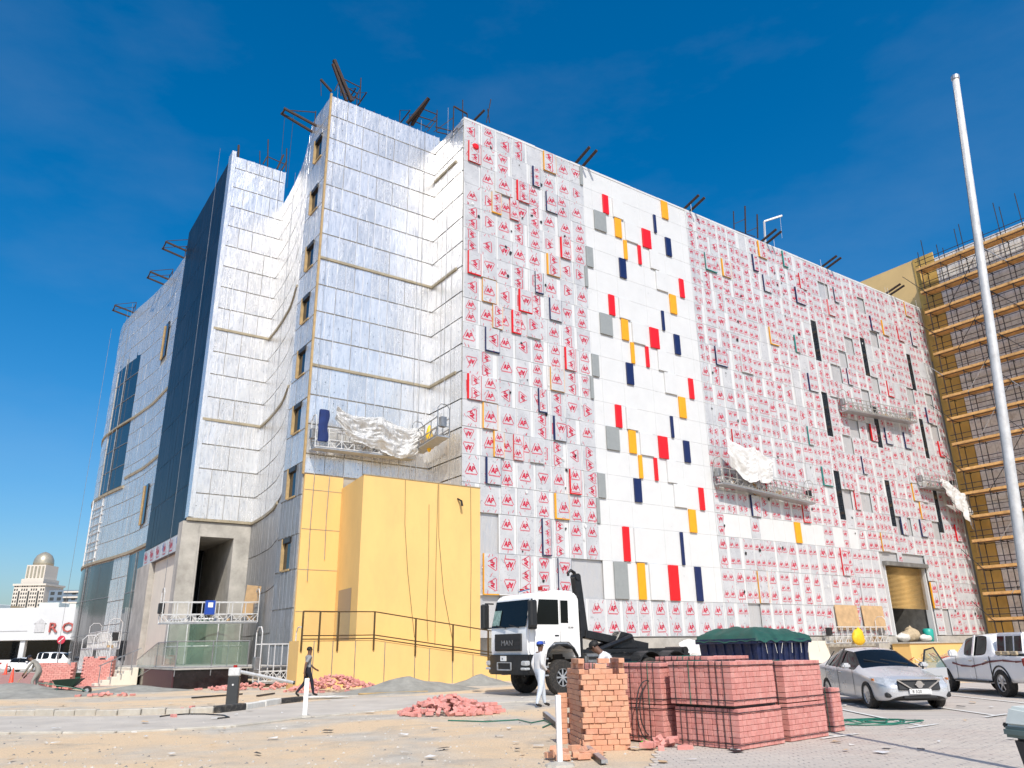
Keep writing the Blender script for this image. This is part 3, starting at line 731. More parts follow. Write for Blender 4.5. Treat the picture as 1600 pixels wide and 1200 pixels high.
# ================================================================== ramp with glass railing
ramp_ = thing('access_ramp', 'yellow walled sloping ramp with glass railing in front of the annex', 'ramp', uv2w(19, 35.5, 0), FR)
PO = (-19, -35.5, 0)
def pp(n, mb, mt, **k): return mb.build(n, mt, ramp_, loc=PO, **k)
RV = 35.2
RP = [(12.75,36.6,2.03),(12.7,RV,2.03),(16.3,RV,2.05),(24.4,RV,.98)]      # u, v, deck height
wl = MB()
for (a, b) in zip(RP[:-1], RP[1:]):
    wl.add([(a[0],a[1],0),(b[0],b[1],0),(b[0],b[1],b[2]),(a[0],a[1],a[2])], [(0,1,2,3)])
wl.add([(12.7,RV,2.03),(16.3,RV,2.05),(24.4,RV,.98),(24.4,37.6,.98),(16.3,37.6,2.05),(12.75,36.6,2.03)], [(0,1,4,5),(1,2,3,4)]); wl.add([(24.4,RV,0),(24.4,37.6,0),(24.4,37.6,.98),(24.4,RV,.98)], [(0,1,2,3)])
pp('retaining_wall', wl, render_yel)
jt = MB()
for u_ in (13.4,14.3,15.4,16.9,18.5,19.3,20.6,21.8,23.2): 
    zt = 2.03 if u_ < 16.3 else 2.05-(u_-16.3)*(1.07/8.1)
    jt = MB(); jt.box(u_-.015, u_+.015, RV-.02, RV-.003, 0, zt-.02); pp('wall_joint', jt, steel)
def zdeck(u_): return 2.03 if u_ < 16.3 else 2.05-(u_-16.3)*(1.07/8.1)
posts = [(12.8,RV),(13.6,RV),(14.5,RV),(16.3,RV),(18.5,RV),(20.6,RV),(22.7,RV),(24.3,RV)]
rl = MB(); tops = []
for (a, b) in posts:
    z = zdeck(a); tops.append((a,b,z+1.27)); pp('post', MB().box(a-.035,a+.035,b-.07,b-.01,z-.45,z+1.27), M('bronze_rail', (.13,.085,.04), .4, .6, var=.15) if 'bronze_rail' not in MATS else MATS['bronze_rail'])
for (a, b), (t0, t1) in zip(zip(posts[:-1], posts[1:]), zip(tops[:-1], tops[1:])):
    rl.bar((t0[0],t0[1]-.04,t0[2]),(t1[0],t1[1]-.04,t1[2]),.07,.05); rl.bar((t0[0],t0[1]-.04,t0[2]-1.05),(t1[0],t1[1]-.04,t1[2]-1.05),.05,.05); rl.bar((t0[0],t0[1]-.04,t0[2]-1.2),(t1[0],t1[1]-.04,t1[2]-1.2),.05,.05)
pp('handrail', rl, MATS['bronze_rail'])
for (a, b), (t0, t1), k in zip(zip(posts[:-1], posts[1:]), zip(tops[:-1], tops[1:]), range(9)):
    if k in (0,1,2,6):
        z0, z1 = t0[2], t1[2]
        pp('glass_pane', MB().add([(t0[0]+.04,t0[1]-.05,z0-1.0),(t1[0]-.04,t1[1]-.05,z1-1.0),(t1[0]-.04,t1[1]-.05,z1-.05),(t0[0]+.04,t0[1]-.05,z0-.05)], [(0,1,2,3)]), mk_glass('amber_clear_glass', (.42,.36,.18), .05, alpha=.25) if 'amber_clear_glass' not in MATS else MATS['amber_clear_glass'])
# ================================================================== entrance platform with steps and glass balustrade
plat = thing('entrance_platform', 'dark stone entrance platform with steps and green glass balustrade', 'platform', uv2w(10.5, 45, 0), FR)
QO = (-10.5, -45, 0)
def qp(n, mb, mt, **k): return mb.build(n, mt, plat, loc=QO, **k)
PZ = .92
qp('base', MB().box(8.7, 12.1, 40.2, 53, 0, PZ-.07), stone)
qp('side_slab', MB().box(8.62, 8.698, 40.25, 47.0, 0, PZ-.08), stonem)
qp('floor_slab', MB().box(8.6, 14.6, 40.12, 56.9, PZ-.068, PZ), concrete)
for k in range(6):
    qp('step', MB().bbox(8.6-.34*(6-k), 8.6-.34*(5-k)+.02, 48.5, 53, 0, .15*(k+1)-.01, .015), cream)
gp = [(8.68,44.5),(8.68,40.22),(10.3,40.22),(12.0,40.22)]
for (a, b) in zip(gp[:-1], gp[1:]):
    qp('glass_pane', MB().add([(a[0],a[1],PZ+.08),(b[0],b[1],PZ+.08),(b[0],b[1],2.1),(a[0],a[1],2.1)], [(0,1,2,3)]), greenglass)
qp('glass_pane', MB().add([(8.67,44.55,PZ+.08),(8.67,49.5,.3),(8.67,49.5,1.25),(8.67,44.55,2.1)], [(0,1,2,3)]), greenglass)
for (a, b) in gp + [(12.05,44)]: qp('post', MB().box(a-.02,a+.02,b-.05,b-.005,PZ-.35,2.12), steel)
hr = MB(); hr.tube([(12.05,44,2.12),(12.03,40.2,2.12),(8.66,40.2,2.12),(8.66,44.5,2.12),(8.66,49.6,1.27)], .02, 6); hr.tube([(12.03,40.15,PZ+.04),(8.62,40.15,PZ+.04),(8.62,44.5,PZ+.04),(8.62,49.6,.28)], .022, 6); qp('handrail', hr, steel)
for k in range(4): t = MB(); t.bar((6.7+k*.5,48.3,.1+.22*k),(6.7+k*.5,48.3,1.0+.22*k),.04); qp('baluster', t, steel)
t = MB(); t.bar((6.6,48.3,1.0),(8.6,48.3,1.9),.05); qp('stair_rail', t, steel)

# ================================================================== scaffolded building on the right
rb = thing('scaffolded_building', 'ochre and grey building behind the scaffolding at the right edge', 'building', uv2w(88, 35, 0), FR)
SO = (-88, -35, 0)
def sp2(n, mb, mt, **k): return mb.build(n, mt, rb, loc=SO, **k)
UWL = 81.2
sp2('wall', MB().box(UWL+.05, 110, 8, 60, 0, 41.2), concrete)
sp2('ochre_return', MB().box(UWL-.12, UWL+.04, 35.6, 37.85, 0, 42.05), render_och)
sp2('upper_wall', MB().box(UWL-.02, UWL+.04, 37.86, 60, 30, 42.05), M('yellow_upper_render', (.78,.54,.24), .8, var=.06, scale=.4))
sp2('corner_pipe', MB().tube([(UWL-.25,37.2,0),(UWL-.25,37.2,41)], .09, 8), render_och)
BW = []
zz = [0.1+2.06*k for k in range(21)]
vv = [10.2+1.95*k for k in range(14)]
wallpanel_m = M('weathered_white_board', (.82,.81,.79), .6, .0, var=.12, scale=1.2, dirt=.5, dirtcol=(.17,.14,.11))
for z0, z1 in zip(zz[:-1], zz[1:]):
    for v0, v1 in zip(vv[:-1], vv[1:]):
        j = rnd.uniform(0,.05); sp2('wall_board', MB().box(UWL-.06-j, UWL+.04, v0+.02, v1-.02, z0+.03, z1-.03), wallpanel_m)
sf = thing('tube_scaffold', 'tall dark tube scaffold with orange timber decks at the right edge', 'scaffold', uv2w(80.0, 28, 0), FR)
FO = (-80.0, -28, 0)
def fp(n, mb, mt, **k): return mb.build(n, mt, sf, loc=FO, **k)
levels = [3.4,5.7,8.1,10.6,12.9,15.2,17.55,20.2,22.8,25.15,27.55,29.9,32.25,34.65,37.05,39.7]
vs_ = [36.3-2.05*k for k in range(9)]
for v in vs_:
    for u_ in (79.35, 80.65):
        fp('standard', MB().tube([(u_,v,0),(u_,v,41.5+rnd.choice((.3,1.2,2.2)))], .045, 5), scaffm)
plank_me = {}
for z in levels:
    lg = MB()
    for u_ in (79.32, 80.68):
        for dz in ((-.08,.55,1.05) if u_ < 80 else (-.08,)): lg.tube([(u_,36.8,z+dz),(u_,19.5,z+dz+rnd.uniform(-.03,.03))], .038, 5)
    fp('ledger', lg, scaffm)['kind'] = 'stuff'
    for k in range(8):
        v = vs_[k]; tt = MB(); tt.tube([(79.1,v,z-.12),(81.0,v,z-.12)], .036, 5); fp('transom', tt, scaffm)
    for k in range(4):
        v0 = 36.7-4.15*k
        for q in range(5):
            a = 79.4+q*.25; dz = rnd.uniform(-.01,.02)+(.04 if k % 2 else 0)
            fp('deck_plank', MB().box(a, a+.235, v0-4.3+rnd.uniform(-.15,.15), v0+rnd.uniform(-.1,.25), z+dz, z+dz+.05), timber)
        fp('toe_board', MB().box(79.26, 79.31, v0-4.2, v0+.1, z+.02, z+.27), timber)
for k, z in enumerate(levels[:-1]):
    for q in range(3):
        v = 36.3-4.1*q-(2.05 if k % 2 else 0); fp('brace', MB().tube([(79.25,v,z),(79.25,v-2.05*(1 if (k+q) % 2 else -1),levels[k+1])], .035, 5), scaffm if rnd.random() < .7 else galv)
# ================================================================== background
show = thing('white_showroom', 'long white showroom with red lettering on its fascia across the road', 'building', (-80,118,0), 0)
def shp(n, mb, mt, **k): return mb.build(n, mt, show, loc=(0,0,0), **k)
shp('fascia', MB().box(-35, 45, -2.5, 12, 3.75, 8.2), farwall)
shp('fascia_groove', MB().box(-35, 10.1, -2.54, -2.505, 4.95, 5.05), M('grey_groove', (.4,.4,.41), .6))
shp('glazing', MB().box(-35, 45, 3, 3.2, 0, 3.74), dglass)
for k in range(10): shp('column', MB().box(-34+k*7.2, -33.3+k*7.2, -2.2, -1.6, 1.1, 3.74), farwall)
shp('low_wall', MB().box(-35, 45, -3.6, -3.3, 0, 1.15), farwall)
for (a, b, c) in ((-2,3,.8),(-10,-5,.9),(9,12,.9),(13.5,15,.7),(-20,-17,1.2)): shp('roof_unit', MB().bbox(a,b,1,4,8.2,8.2+c,.1), greypl)
def text3d(name, body, size, depth, mat, parent, loc, rot, spacing=1.0, shear=0):
    cu = bpy.data.curves.new(name, 'FONT'); cu.body = body; cu.size = size; cu.extrude = depth; cu.align_x = 'LEFT'; cu.space_character = spacing; cu.shear = shear; cu.resolution_u = 2
    ob = bpy.data.objects.new(name, cu); COL.objects.link(ob)
    dg = bpy.context.evaluated_depsgraph_get(); me = bpy.data.meshes.new_from_object(ob.evaluated_get(dg))
    bpy.data.objects.remove(ob); bpy.data.curves.remove(cu)
    me.materials.clear(); me.materials.append(mat); return place(name, me, parent, loc, rot)
for ch_, px_ in (('R',75),('O',96),('Y',116)):
    text3d('sign_letter', ch_, 1.95, .12, signred, show, (onY(px_,985,115.4).x+80, -2.66, 4.75), (PI/2,0,0)).scale = (1.15,1,1)
ex_ = onY(61,985,115.4).x+80
em = MB(); em.box(ex_-.7,ex_+.7,-2.6,-2.51,4.8,6.0); em.prismy([(ex_-.9,6.0),(ex_+.9,6.0),(ex_,6.7)], -2.62, -2.51); shp('sign_emblem', em, M('pale_emblem', (.52,.52,.53), .5))
def tower(name, label, X, Y, W, D, H, wallm, nx, nz, rz=0, extra=None):
    t = thing(name, label, 'building', (X,Y,0), rz)
    MB().box(-W/2,W/2,-D/2,D/2,0,H).build('wall', wallm, t)
    dx = W/nx; dz = H/nz
    for i in range(nx):
        if i % 4 == 2:
            MB().box(-W/2+dx*(i+.2),-W/2+dx*(i+.8),-D/2-.3,-D/2-.02,H*.04,H*.9).build('window_bay', farglass, t); continue
        for k in range(1, nz): 
            if k % 1 == 0: MB().box(-W/2+dx*(i+.22),-W/2+dx*(i+.78),-D/2-.05,-D/2+.02,dz*(k+.15),dz*(k+.72)).build('window', farglass, t)
    return t
p0 = onY(30, 960, 640); p1 = onY(78, 960, 640)
cx_ = (p0.x+p1.x)/2; W_ = abs(p1.x-p0.x)
tw = tower('domed_tower', 'pale tall tower with a round dome on its roof', cx_, 640, W_, 26, 56, tower_w, 13, 19)
MB().box(-W_*.36,W_*.36,-11,11,56,60).build('cornice', tower_w, tw); MB().box(-W_*.31,W_*.31,-9,9,60,71).build('crown_block', tower_w, tw)
MB().box(-W_/2-.8,W_/2+.8,-14,14,54.5,56).build('ledge', tower_w, tw)
for k in range(5): MB().box(-W_*.27+k*W_*.12,-W_*.27+k*W_*.12+1.4,-9.4,-9.02,61,70).build('crown_fin', goldm, tw)
dm = MB(); dm.lathe([(7.4,0),(7.6,2),(7.2,5),(5.6,8.2),(3,10.2),(.6,11.2)], 20); dm.build('dome', goldm, tw, loc=(0,0,71), smooth=True)
q0 = onY(89, 960, 500); q1 = onY(126, 960, 500)
b2 = tower('balcony_block', 'blue grey block with white balcony bands right of the domed tower', (q0.x+q1.x)/2+4, 500, q1.x-q0.x+12, 18, 40, tower_b, 6, 12)
for k in range(1,13): MB().box(-4,6,-9.9,-9.06,3.2*k,3.2*k+.9).build('balcony', tower_w, b2)
MB().box(8,14,-9.4,-9.06,0,41).build('light_pier', tower_w, b2)
q0 = onY(4, 960, 560); q1 = onY(28, 960, 560)
tower('sand_block', 'sand coloured block at the left edge behind the domed tower', (q0.x+q1.x)/2, 640, 16, 14, 50, tower_y, 5, 14)
q0 = onY(0, 960, 300)
tower('low_yellow_block', 'low plain yellow block above the showroom roof at the left edge', q0.x-6, 300, 22, 12, 19.5, tower_y, 4, 5)

# ================================================================== lane, kerbs, paving, lines
def sheet(name, pts, z, mat, kind='structure'):
    o = MB().add([(p[0],p[1],z) for p in pts], [tuple(range(len(pts)))]).build(name, mat); o['kind'] = kind; return o
KF = [gnd(x,y) for x, y in ((-700,1119),(0,1119),(100,1119.5),(200,1119),(335,1116),(385,1110),(440,1101),(520,1093))]
KN = [gnd(x,y) for x, y in ((-700,1150),(0,1146),(170,1145),(360,1136),(480,1122),(620,1108),(780,1098),(860,1095))]
lane = [(p.x,p.y) for p in KF] + [(-1.0,31.5),(3.5,30.5)] + [(p.x,p.y) for p in reversed(KN)]
sheet('lane', lane, .006, lane_m)
kerb = thing('kerb', 'row of pale kerb stones along the far side of the lane', 'kerb', KF[2][:2]+(0,) if False else (KF[2].x, KF[2].y, 0))
def stones(root, path, L, w, h, mats, every=None):
    pts = resample([(p.x,p.y) for p in path], L); k = 0
    for p, q in zip(pts[:-1], pts[1:]):
        d = Vector((q[0]-p[0], q[1]-p[1])); ln = d.length; a = math.atan2(d.y, d.x)
        m = mats[k % len(mats)]; hh = h*rnd.uniform(.85,1.1)
        MB().bbox(0, ln-.02, -w/2, w/2, -.05, hh, .02).build('kerb_stone', m, root, loc=(p[0]-root.location.x, p[1]-root.location.y, 0), rot=(rnd.uniform(-.03,.03),0,a+rnd.uniform(-.02,.02))); k += 1
stones(kerb, [gnd(x,y) for x, y in ((-60,1117.5),(0,1117.5),(100,1118),(200,1117.5),(335,1114))], .62, .22, .16, [kerb_m])
kerb2 = thing('painted_kerb', 'black and white painted kerb beside the barrier post', 'kerb', tuple(gnd(385,1110)))
stones(kerb2, [gnd(x,y) for x, y in ((337,1114),(386,1108),(440,1099),(470,1096))], 1.25, .26, .17, [kerb_b, kerb_w, kerb_w, kerb_b])
kerb3 = thing('low_kerb', 'low sandy kerb along the near side of the lane', 'kerb', tuple(gnd(360,1137)))
stones(kerb3, [gnd(x,y) for x, y in ((-60,1147.5),(0,1147),(170,1146),(360,1137),(470,1123))], 1.1, .18, .05, [kerb_m])
kerb4 = thing('flush_kerb', 'flush dusty kerb running right towards the truck', 'kerb', tuple(gnd(620,1108)))
stones(kerb4, [gnd(x,y) for x, y in ((490,1121),(620,1108.5),(780,1098.5),(860,1095.5))], 1.2, .16, .035, [kerb_m])
# parking bays: pavers laid in rows
park = [(1.2,9.0),(3.0,16.5),(7.0,21.8),(9.5,27.5),(14,33),(60,33),(60,2),(2.2,2),(1.4,6)]
pk = sheet('parking_pavement', park, .008, pave_m)
def inpoly(x, y, P):
    c = False; j = len(P)-1
    for i in range(len(P)):
        if (P[i][1] > y) != (P[j][1] > y) and x < (P[j][0]-P[i][0])*(y-P[i][1])/(P[j][1]-P[i][1])+P[i][0]: c = not c
        j = i
    return c
cand = []
for r in range(int((18-9)/.104)):
    y = 9.0+r*.104
    for c in range(62):
        x = 1.4+c*.207+(.103 if r % 2 else 0)
        if x/y > .68 or not inpoly(x, y, park): continue
        cand.append((y, x))
cand.sort(); pm = []
for k in range(3):
    m_ = MB().bbox(-.102,.102,-.0505,.0505,0,.018+.002*k,.004); pm.append(m_.mesh('paver', pave_m))
far_p = MB()
for k, (y, x) in enumerate(cand):
    if k < 300: place('paver', pm[k % 3], pk, (x,y,.004), (rnd.uniform(-.012,.012), rnd.uniform(-.008,.008), rnd.uniform(-.02,.02)))
    else:
        h = .0205+rnd.uniform(-.002,.002); e = .003; far_p.add([(x-.102,y-.0505,.009),(x+.102,y-.0505,.009),(x+.102,y+.0505,.009),(x-.102,y+.0505,.009),(x-.102+e,y-.0505+e,h),(x+.102-e,y-.0505+e,h),(x+.102-e,y+.0505-e,h),(x-.102+e,y+.0505-e,h)], [(4,5,6,7),(0,1,5,4),(1,2,6,5),(2,3,7,6),(3,0,4,7)])
far_p.build('paver', pave_m, pk)['kind'] = 'stuff'
for i, (a, b, ex) in enumerate((((5.62,14.75),(8.0,24.0),0),((7.83,16.26),(8.25,27),0),((10.45,18.3),(10.62,27),0),((13.2,20.4),(13.25,30),0),((16.0,22.5),(16,31),0))):
    a = Vector(a); b = Vector(b) if i else Vector((5.5,15.1)); d = (b-a).normalized(); n = Vector((-d.y,d.x))*.05
    m_ = MB().add([(a.x-n.x,a.y-n.y,.029),(b.x-n.x,b.y-n.y,.029),(b.x+n.x,b.y+n.y,.029),(a.x+n.x,a.y+n.y,.029)], [(0,1,2,3)])
    e = a+Vector((-.45,-.34)); f = a+Vector((.45,.34)); q = Vector((-.34,.45)).normalized()*.05
    m_.add([(e.x-q.x,e.y-q.y,.033),(f.x-q.x,f.y-q.y,.033),(f.x+q.x,f.y+q.y,.033),(e.x+q.x,e.y+q.y,.033)], [(0,1,2,3)])
    struct(m_.build('parking_line', linep))
# pink paving in front of the entrance, cleared concrete strip
sheet('pink_paving', [tuple(gnd(x,y))[:2] for x, y in ((-120,1078),(30,1074),(130,1075),(250,1066),(260,1052),(-120,1050))], .005, pinkpave)
sheet('far_road', [(-300,75),(-300,112),(60,112),(60,110),(-24,78)], .004, lane_m)
# ================================================================== vehicles
def bevelled(mb, w, seg=2, ang=.5):
    bm = bmesh.new(); vs = [bm.verts.new(v) for v in mb.v]
    for f, m in zip(mb.f, mb.m):
        q = bm.faces.new([vs[i] for i in f]); q.material_index = m
    bmesh.ops.recalc_face_normals(bm, faces=bm.faces[:])
    es = [e for e in bm.edges if len(e.link_faces) == 2 and e.calc_face_angle(0) > ang]
    bmesh.ops.bevel(bm, geom=es, offset=w, segments=seg, affect='EDGES', clamp_overlap=True)
    bm.verts.index_update(); o = MB(); o.add([v.co[:] for v in bm.verts], [tuple(v.index for v in f.verts) for f in bm.faces], [f.material_index for f in bm.faces]); bm.free(); return o
def wheel(parent, loc, r, w, rimr, side=-1, spokes=10, rimm=None, axis='y', name='wheel'):
    t = MB(); t.lathe([(rimr,-w/2),(r*.93,-w/2),(r,-w*.33),(r,w*.33),(r*.93,w/2),(rimr,w/2)], 24, axis=axis, closed=False)
    tw = t.build(name, rubber, parent, loc=loc, smooth=False, autosmooth=.6)
    m = MB(); m.lathe([(rimr*1.01,side*w*.42),(rimr*.92,side*w*.40),(rimr*.88,side*w*.2),(.03,side*w*.18)], 20, axis=axis, closed=False)
    m.build('rim_barrel', blackm, tw)
    s = MB()
    for k in range(spokes):
        a = 2*PI*k/spokes; c, q = math.cos(a), math.sin(a)
        def P(rr, dy, da=0):
            c2, q2 = math.cos(a+da), math.sin(a+da)
            return (rr*c2, dy, rr*q2) if axis == 'y' else (dy, rr*c2, rr*q2)
        y0, y1 = side*w*.30, side*w*.40
        s.add([P(.05,y1,-.5),P(rimr*.95,y1,-.11),P(rimr*.95,y1,.11),P(.05,y1,.5)], [(0,1,2,3)])
    s.lathe([(rimr*1.02,side*w*.44),(rimr*.93,side*w*.44),(rimr*.9,side*w*.36)], 20, axis=axis, closed=False)
    s.lathe([(.075,side*w*.43),(.07,side*w*.30)], 10, axis=axis)
    s.build('rim', rimm or galv, tw); return tw

# ---------------- hook-lift truck, parked parallel to the facade
TU, TV = 17.75, 23.9
trk = thing('hook_lift_truck', 'white cab hook lift truck with black lifting arm in front of the facade', 'truck', uv2w(TU, TV, 0), FR)
def tp_(n, mb, mt, **k): return mb.build(n, mt, trk, **k)
cabp = [(-1.36,.98),(-1.46,1.25),(-1.44,2.02),(-1.22,3.02),(-1.0,3.22),(-.2,3.34),(.62,3.3),(.86,3.1),(.9,.98),(.62,.98),(.55,1.28),(.3,1.5),(-.3,1.5),(-.58,1.28),(-.65,.98)]
cab = bevelled(MB().prismy(cabp, -1.2, 1.2), .07, 2, .3)
tp_('cab', cab, whitep, autosmooth=.5)
ws = MB(); ws.add([(-1.475,-1.08,2.08),(-1.475,1.08,2.08),(-1.262,1.05,3.0),(-1.262,-1.05,3.0)], [(0,1,2,3)]); tp_('windscreen', ws, carglass)
ds = MB(); ds.bar((-1.44,-1.08,2.2),(-1.44,1.08,2.2),.02,.16); 
tp_('wiper', MB().bar((-1.5,-.7,2.06),(-1.49,-.1,2.16),.03).bar((-1.5,.1,2.06),(-1.49,.75,2.16),.03), blackpl)
tp_('document', MB().add([(-1.485,.55,2.15),(-1.485,1.02,2.15),(-1.365,1.02,2.68),(-1.365,.55,2.68)], [(0,1,2,3)]), M('windscreen_screen', (.22,.32,.28), .4, var=.4, scale=9))
for sd in (-1, 1):
    y = sd*1.208
    sw = MB(); sw.add([(-1.12,y,2.15),(-.12,y,2.15),(-.12,y,3.0),(-.98,y,3.0)], [(0,1,2,3)]); tp_('door_window', sw, carglass)
    sw2 = MB(); sw2.add([(-.02,y,2.2),(.32,y,2.2),(.32,y,2.98),(-.02,y,2.98)], [(0,1,2,3)]); tp_('rear_side_window', sw2, carglass)
    dl = MB(); 
    for a, b in (((-1.2,1.15),(-1.2,2.1)),((-.06,1.55),(-.06,3.05)),((-1.2,1.15),(-.7,1.15))): dl.bar((a[0],sd*1.201,a[1]),(b[0],sd*1.201,b[1]),.015,.006)
    tp_('door_seam', dl, blackm)
    tp_('door_handle', MB().bbox(-.3,-.12,sd*1.2-.02,sd*1.2+.04,1.75,1.8,.01), blackpl)
    mr = MB(); mr.bbox(-1.62,-1.35,sd*1.52-.13,sd*1.52+.13,2.05,2.95,.05); mr.bar((-1.3,sd*1.2,2.95),(-1.48,sd*1.5,2.97),.05); mr.bar((-1.3,sd*1.2,2.1),(-1.48,sd*1.5,2.08),.05); tp_('mirror', mr, blackpl)
tp_('kerb_mirror', MB().bbox(-1.5,-1.2,-1.42,-1.22,1.98,2.14,.04), blackpl)
gr = MB(); gr.bbox(-1.52,-1.44,-.82,.82,1.28,1.86,.02); tp_('grille', gr, blackpl)
gs = MB()
for k in range(3): gs.box(-1.535,-1.521,-.76,.76,1.33+k*.15,1.37+k*.15)
tp_('grille_bar', gs, blackm)['kind'] = 'stuff'
text3d('grille_lettering', 'MAN', .26, .006, steel, trk, (-1.545,.36,1.46), (PI/2,0,-PI/2)).scale = (1.3,1,1)
bmp = bevelled(MB().prism([(-1.62,-.95),(-1.5,-1.25),(-.75,-1.25),(-.75,1.25),(-1.5,1.25),(-1.62,.95)], .5, 1.16), .05, 2); tp_('bumper', bmp, blackm, autosmooth=.5)
tp_('bumper_step', MB().bar((-1.66,-.42,.66),(-1.66,.42,.66),.04).bar((-1.66,-.42,.66),(-1.66,-.42,.9),.04).bar((-1.66,.42,.66),(-1.66,.42,.9),.04).bar((-1.66,-.42,.9),(-1.66,.42,.9),.03), galv)
tp_('number_plate', MB().box(-1.66,-1.63,-.1,.24,.95,1.12), platem)
text3d('plate_digits', '74', .1, .002, ink, trk, (-1.665,.16,.99), (PI/2,0,-PI/2))
for sd in (-1, 1):
    hl = MB(); hl.add([(-1.625,sd*.9,.72),(-1.525,sd*1.22,.72),(-1.525,sd*1.22,.98),(-1.625,sd*.9,.98)], [(0,1,2,3)]); tp_('headlight', MB(). bbox(-1.64,-1.40,sd*1.1-.15,sd*1.1+.15,.66,.74,.02).bbox(-1.62,-1.40,sd*1.1-.15,sd*1.1+.15,.80,.96,.03), lampg)
    tp_('indicator', MB().bbox(-1.3,-1.15,sd*1.255-.01,sd*1.255+.01,.85,.98,.005), lampo)
    fd = MB()
    pts = [(-.70,.78),(-.66,1.1),(-.5,1.32),(-.2,1.44),(.2,1.44),(.5,1.32),(.68,1.05),(.72,.78)]
    for p, q in zip(pts[:-1], pts[1:]): fd.box(0,0,0,0,0,0) if False else fd.add([(p[0],sd*.85,p[1]),(p[0],sd*1.27,p[1]),(q[0],sd*1.27,q[1]),(q[0],sd*.85,q[1]),(p[0],sd*.85,p[1]+.06),(p[0],sd*1.27,p[1]+.06),(q[0],sd*1.27,q[1]+.06),(q[0],sd*.85,q[1]+.06)], [(0,1,2,3),(7,6,5,4),(1,5,6,2),(0,3,7,4)])
    tp_('front_fender', fd, blackpl)
    st = MB(); 
    for k in range(3): st.bbox(-.95,-.72,sd*1.24-.12,sd*1.24+.02,.45+k*.27,.50+k*.27,.01)
    tp_('cab_step', st, galv)
    wheel(trk, (0,sd*1.06,.59), .59, .34, .30, sd, 8)
    for xx in (4.25,5.6):
        wheel(trk, (xx,sd*1.08,.59), .59, .30, .30, sd, 8); wheel(trk, (xx,sd*.76,.59), .59, .28, .30, sd, 8)
        fd = MB()
        for k in range(9):
            a0, a1 = PI*(.05+.9*k/9), PI*(.05+.9*(k+1)/9); r_ = .66
            p, q = (xx+r_*math.cos(a0), .52+r_*math.sin(a0)), (xx+r_*math.cos(a1), .52+r_*math.sin(a1)); r2 = .70
            p2, q2 = (xx+r2*math.cos(a0), .52+r2*math.sin(a0)), (xx+r2*math.cos(a1), .52+r2*math.sin(a1))
            fd.add([(p[0],sd*.62,p[1]),(p[0],sd*1.27,p[1]),(q[0],sd*1.27,q[1]),(q[0],sd*.62,q[1]),(p2[0],sd*.62,p2[1]),(p2[0],sd*1.27,p2[1]),(q2[0],sd*1.27,q2[1]),(q2[0],sd*.62,q2[1])], [(0,1,2,3),(7,6,5,4),(1,5,6,2),(0,3,7,4)])
        tp_('rear_fender', fd, blackpl)
    tp_('chassis_rail', MB().box(.2,7.0,sd*.42-.05,sd*.42+.05,.85,1.15), blackm)
    tp_('side_guard', MB().bar((1.2,sd*1.2,.75),(3.7,sd*1.2,.75),.04,.1).bar((1.2,sd*1.2,1.0),(3.7,sd*1.2,1.0),.04,.1), blackm)
tp_('fuel_tank', bevelled(MB().box(1.1,2.4,-1.2,-.6,.55,1.15), .08), steel, autosmooth=.5)
tp_('air_tank', MB().cyl((2.9,-.9,.8),.22,.9,14,0,'x'), blackm)
tp_('axle', MB().cyl((4.25,0,.52),.09,2.0,8,0,'y').cyl((5.6,0,.52),.09,2.0,8,0,'y').cyl((0,0,.52),.08,2.0,8,0,'y'), blackm)
tp_('exhaust_stack', MB().tube([(1.0,1.0,1.0),(1.0,1.0,3.3)], .09, 8), blackm)
lf = MB(); lf.box(1.0,6.8,-.5,.5,1.16,1.3); tp_('lift_frame', lf, blackm)
arm = MB()
arm.bar((2.0,0,1.75),(1.72,0,3.95),.26,.34); arm.bar((1.98,0,1.85),(5.2,0,1.35),.34,.30); 
tp_('hook_arm', bevelled(arm, .02, 1), blackm)
hk = MB(); hk.tube([(1.72,0,3.9),(1.66,0,4.12),(1.5,0,4.2),(1.36,0,4.1),(1.36,0,3.98)], .075, 8, r1=.05); hk.cyl((1.72,0,3.95),.13,.34,10,0,'y'); tp_('hook', hk, blackm)
tp_('hydraulic_ram', MB().tube([(2.4,-.28,1.25),(4.2,-.28,1.75)],.1,8).tube([(2.4,.28,1.25),(4.2,.28,1.75)],.1,8), blackm)
tp_('knuckle', bevelled(MB().prismy([(3.2,1.3),(4.6,1.3),(4.3,1.85),(3.7,1.95)], -.22,.22), .03, 1), blackm)
tp_('rear_roller', MB().cyl((6.9,0,1.2),.15,1.1,10,0,'y').box(6.7,7.05,-.6,.6,.8,1.1), blackm)
tp_('beacon', MB().cyl((-.55,.4,3.4),.09,.14,10).cyl((-.55,-.75,3.4),.09,.14,10), lampr)['kind'] = 'stuff'
tp_('cab_airhorn', MB().tube([(-1.0,0,3.3),(-.5,0,3.42)], .04, 6), chrome)
text3d('door_lettering', 'RIGB', .12, .003, inkblue, trk, (-1.0,-1.213,1.52), (PI/2,0,0))
text3d('cab_number', '33.360', .09, .003, ink, trk, (.3,-1.213,2.02), (PI/2,0,0))
tp_('cab_rear_frame', MB().box(.92,1.0,-1.15,1.15,1.0,2.6), blackm)

for c_ in trk.children:
    if not c_.name.startswith('wheel'): c_.location.z += .2
